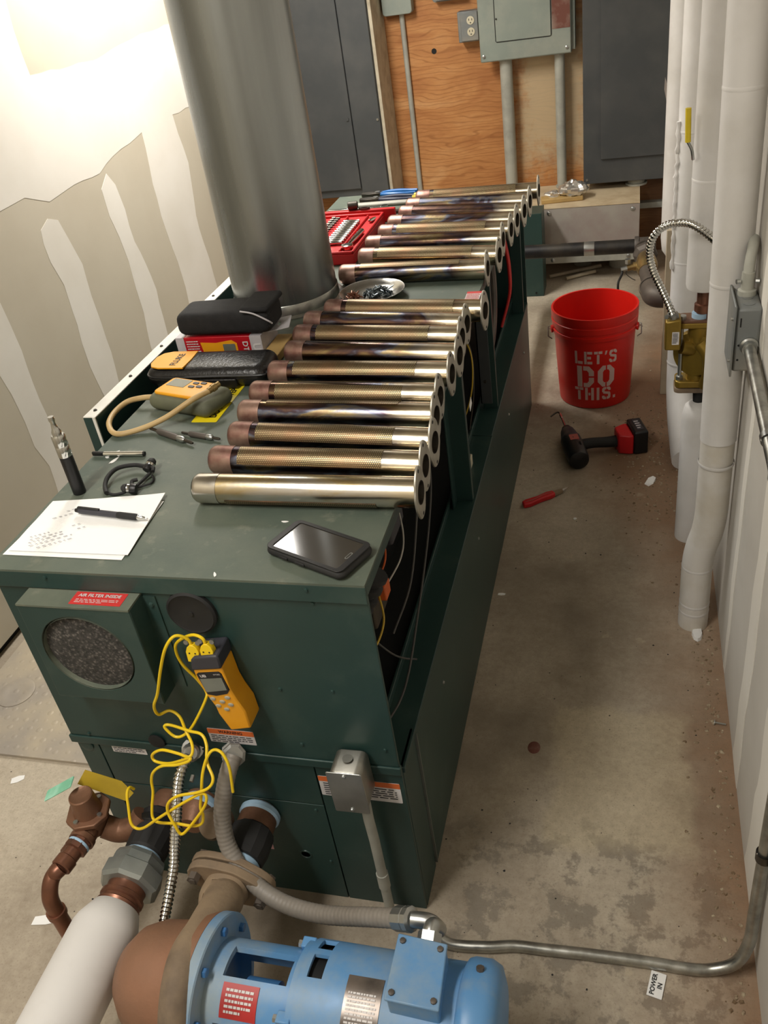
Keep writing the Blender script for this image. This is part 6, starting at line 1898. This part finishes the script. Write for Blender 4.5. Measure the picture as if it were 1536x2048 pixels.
# crumpled foil on a brass-coloured block
t = thing('foil_lump', 'crumpled aluminium foil on a yellowish strip on the trough', 'foil', (-.32, 4.47, .37))
part('strip', MB().at(Matrix.Translation((-.325, 4.455, .3703)) @ Matrix.Rotation(.12, 4, 'Z')).box(-.105, .095, -.035, .035, 0, .022), M['tan'], t, bevel=.004)
fo = MB()
fo.sphere((-.275, 4.47, .420), .066, 26, 16, (1.05, .75, .55))
for v in fo.v:
    n_ = mnoise.noise(v * 38) * .016 + mnoise.noise(v * 90) * .008
    v += (v - Vector((-.275, 4.47, .41))).normalized() * n_
part('foil', fo, M['foil'], t, smooth=12)
fo = MB()
fo.sphere((-.375, 4.465, .402), .034, 20, 12, (1, .8, .6))
for v in fo.v:
    v += (v - Vector((-.375, 4.465, .40))).normalized() * (mnoise.noise(v * 60) * .012)
part('foil', fo, M['foil'], t, smooth=12)

t = thing('green_enclosure', 'narrow green sheet metal enclosure on the floor in front of the trough', 'enclosure', (-.5, 4.22, 0))
part('front', bevbox(-.62, -.403, 4.16, 4.166, .0005, .40), G, t, bevel=.002)
part('side', bevbox(-.409, -.403, 4.166, 4.30, .0005, .40), G, t, bevel=.001)
part('body', bevbox(-.62, -.409, 4.166, 4.30, .0005, .398), G, t)
part('screw', MB().cyl((-.44, 4.16, .018), (-.44, 4.157, .018), .005, n=8), M['dark'], t)
for i, (p, q) in enumerate((((-.395, 4.40, .010), (-.145, 4.52, .012)), ((-.31, 4.36, .010), (-.17, 4.44, .012)))):
    solo('dowel_stick', MB().tube([p, q], .009, 8), M['wood'], ['longer pale stick lying under the trough', 'shorter pale stick lying under the trough'][i], 'stick', p)
solo('thin_wire', MB().tube(smooth_path([(0.0333, 4.3, 0.1142), (0.0174, 4.22, 0.1113), (-0.0183, 4.15, 0.1018), (0.0048, 4.05, 0.1107), (0.0222, 3.95, 0.1373)]), .002, 6), M['iron'], 'thin bare wire curling down from the trough end', 'wire', (0.0222, 3.95, 0.1373))

# ------------------------------------------------------------------ litter on the floor
rr = random.Random(3)


def chips(name, lab, spots, smin, smax, m):
    mb = MB()
    for x, y in spots:
        if math.hypot(x - BC.x, y - BC.y) < .14 or math.hypot(x - .176, y - 1.815) < .042 or (-.26 < x < .07 and 2.5 < y < 2.85 and name != 'driver_grit'):
            continue
        s = rr.uniform(smin, smax)
        k = rr.randint(4, 6)
        a0 = rr.uniform(0, 6.28)
        base = [(x + s * rr.uniform(.5, 1) * math.cos(a0 + 2 * PI * i / k), y + s * rr.uniform(.4, 1) * math.sin(a0 + 2 * PI * i / k)) for i in range(k)]
        h = s * rr.uniform(.2, .6)
        mb.at(Matrix.Identity(4)).loft([[(px, py, .0002) for px, py in base], [(x + (px - x) * .6, y + (py - y) * .6, h) for px, py in base]])
    return solo(name, mb, m, lab, 'debris', (.1, 2.2, 0), smooth=0, kind='stuff')


sp = [(XR - .012 - abs(rr.gauss(0, .035)), rr.uniform(.75, 4.2)) for _ in range(800)]
chips('wall_grit', 'brown grit and crumbs strewn along the foot of the right wall', sp, .0015, .007, M['chip'])
sp = [(rr.gauss(.085, .07), rr.gauss(2.62, .24)) for _ in range(600)]
sp = [p for p in sp if p[0] < .21]
chips('driver_grit', 'brown crumbs strewn around the cordless driver battery', sp, .0015, .0065, M['chip'])
sp = [(rr.uniform(-.35, .2), rr.uniform(.7, 3.6)) for _ in range(130)] + [(rr.uniform(-1.7, -1.05), rr.uniform(.5, 1.15)) for _ in range(40)]
chips('floor_crumbs', 'scattered dark crumbs on the concrete floor', sp, .001, .0035, M['rubber'])
for i, (p, sx, sy, rot, lab) in enumerate((
        ((0.0768, 2.4837, 0.001), .020, .010, .9, 'bent pale plaster flake on the floor near the cordless driver'),
        ((-0.3306, 1.8929, 0.001), .010, .005, .0, 'small cream plaster flake by the lower side panel'),
        ((-1.1339, 0.7879, 0.001), .032, .010, .25, 'torn strip of paper on the floor beside the discharge pipe'),
        ((-0.1487, 2.2717, 0.001), .005, .005, .3, 'tiny pale pebble on the floor beyond the knife'),
        ((-1.419, 1.1096, 0.001), .016, .009, .5, 'pale flake on the floor just before the tread plate'))):
    mb = MB().at(Matrix.Translation((p[0], p[1], .0004)) @ Matrix.Rotation(rot, 4, 'Z'))
    pts = [(-sx, -sy), (0, -sy * 1.2), (sx, -sy * .7), (sx * 1.1, sy * .6), (.2 * sx, sy), (-sx * .9, sy * .8)]
    mb.loft([[(x, y, .0) for x, y in pts], [(x, y, .001 + (.012 if i == 0 and x > 0 else 0)) for x, y in pts]])
    solo('plaster_flake', mb, M['papersheet'], lab, 'flake', (p[0], p[1], 0), smooth=0)
t = thing('nail', 'pale nail lying against the foot of the right wall', 'nail', (0.2197, 1.4744, 0))
p, q = Vector((0.2086, 1.4725, 0.004)), Vector((0.2318, 1.4691, 0.004))
part('shank', MB().cyl(p, q, .0022, n=8), M['zinc'], t)
part('head', MB().cyl(p, p + (p - q).normalized() * .002, .0065, n=12), M['zinc'], t)
part('oil_spot', MB().lathe([(.018, 0), (.017, .0006), (.002, .0007)], (-0.1892, 1.3553, 0.0004), (0, 0, 1), n=20, sq=.8), M['rustpanel'], fl_o)
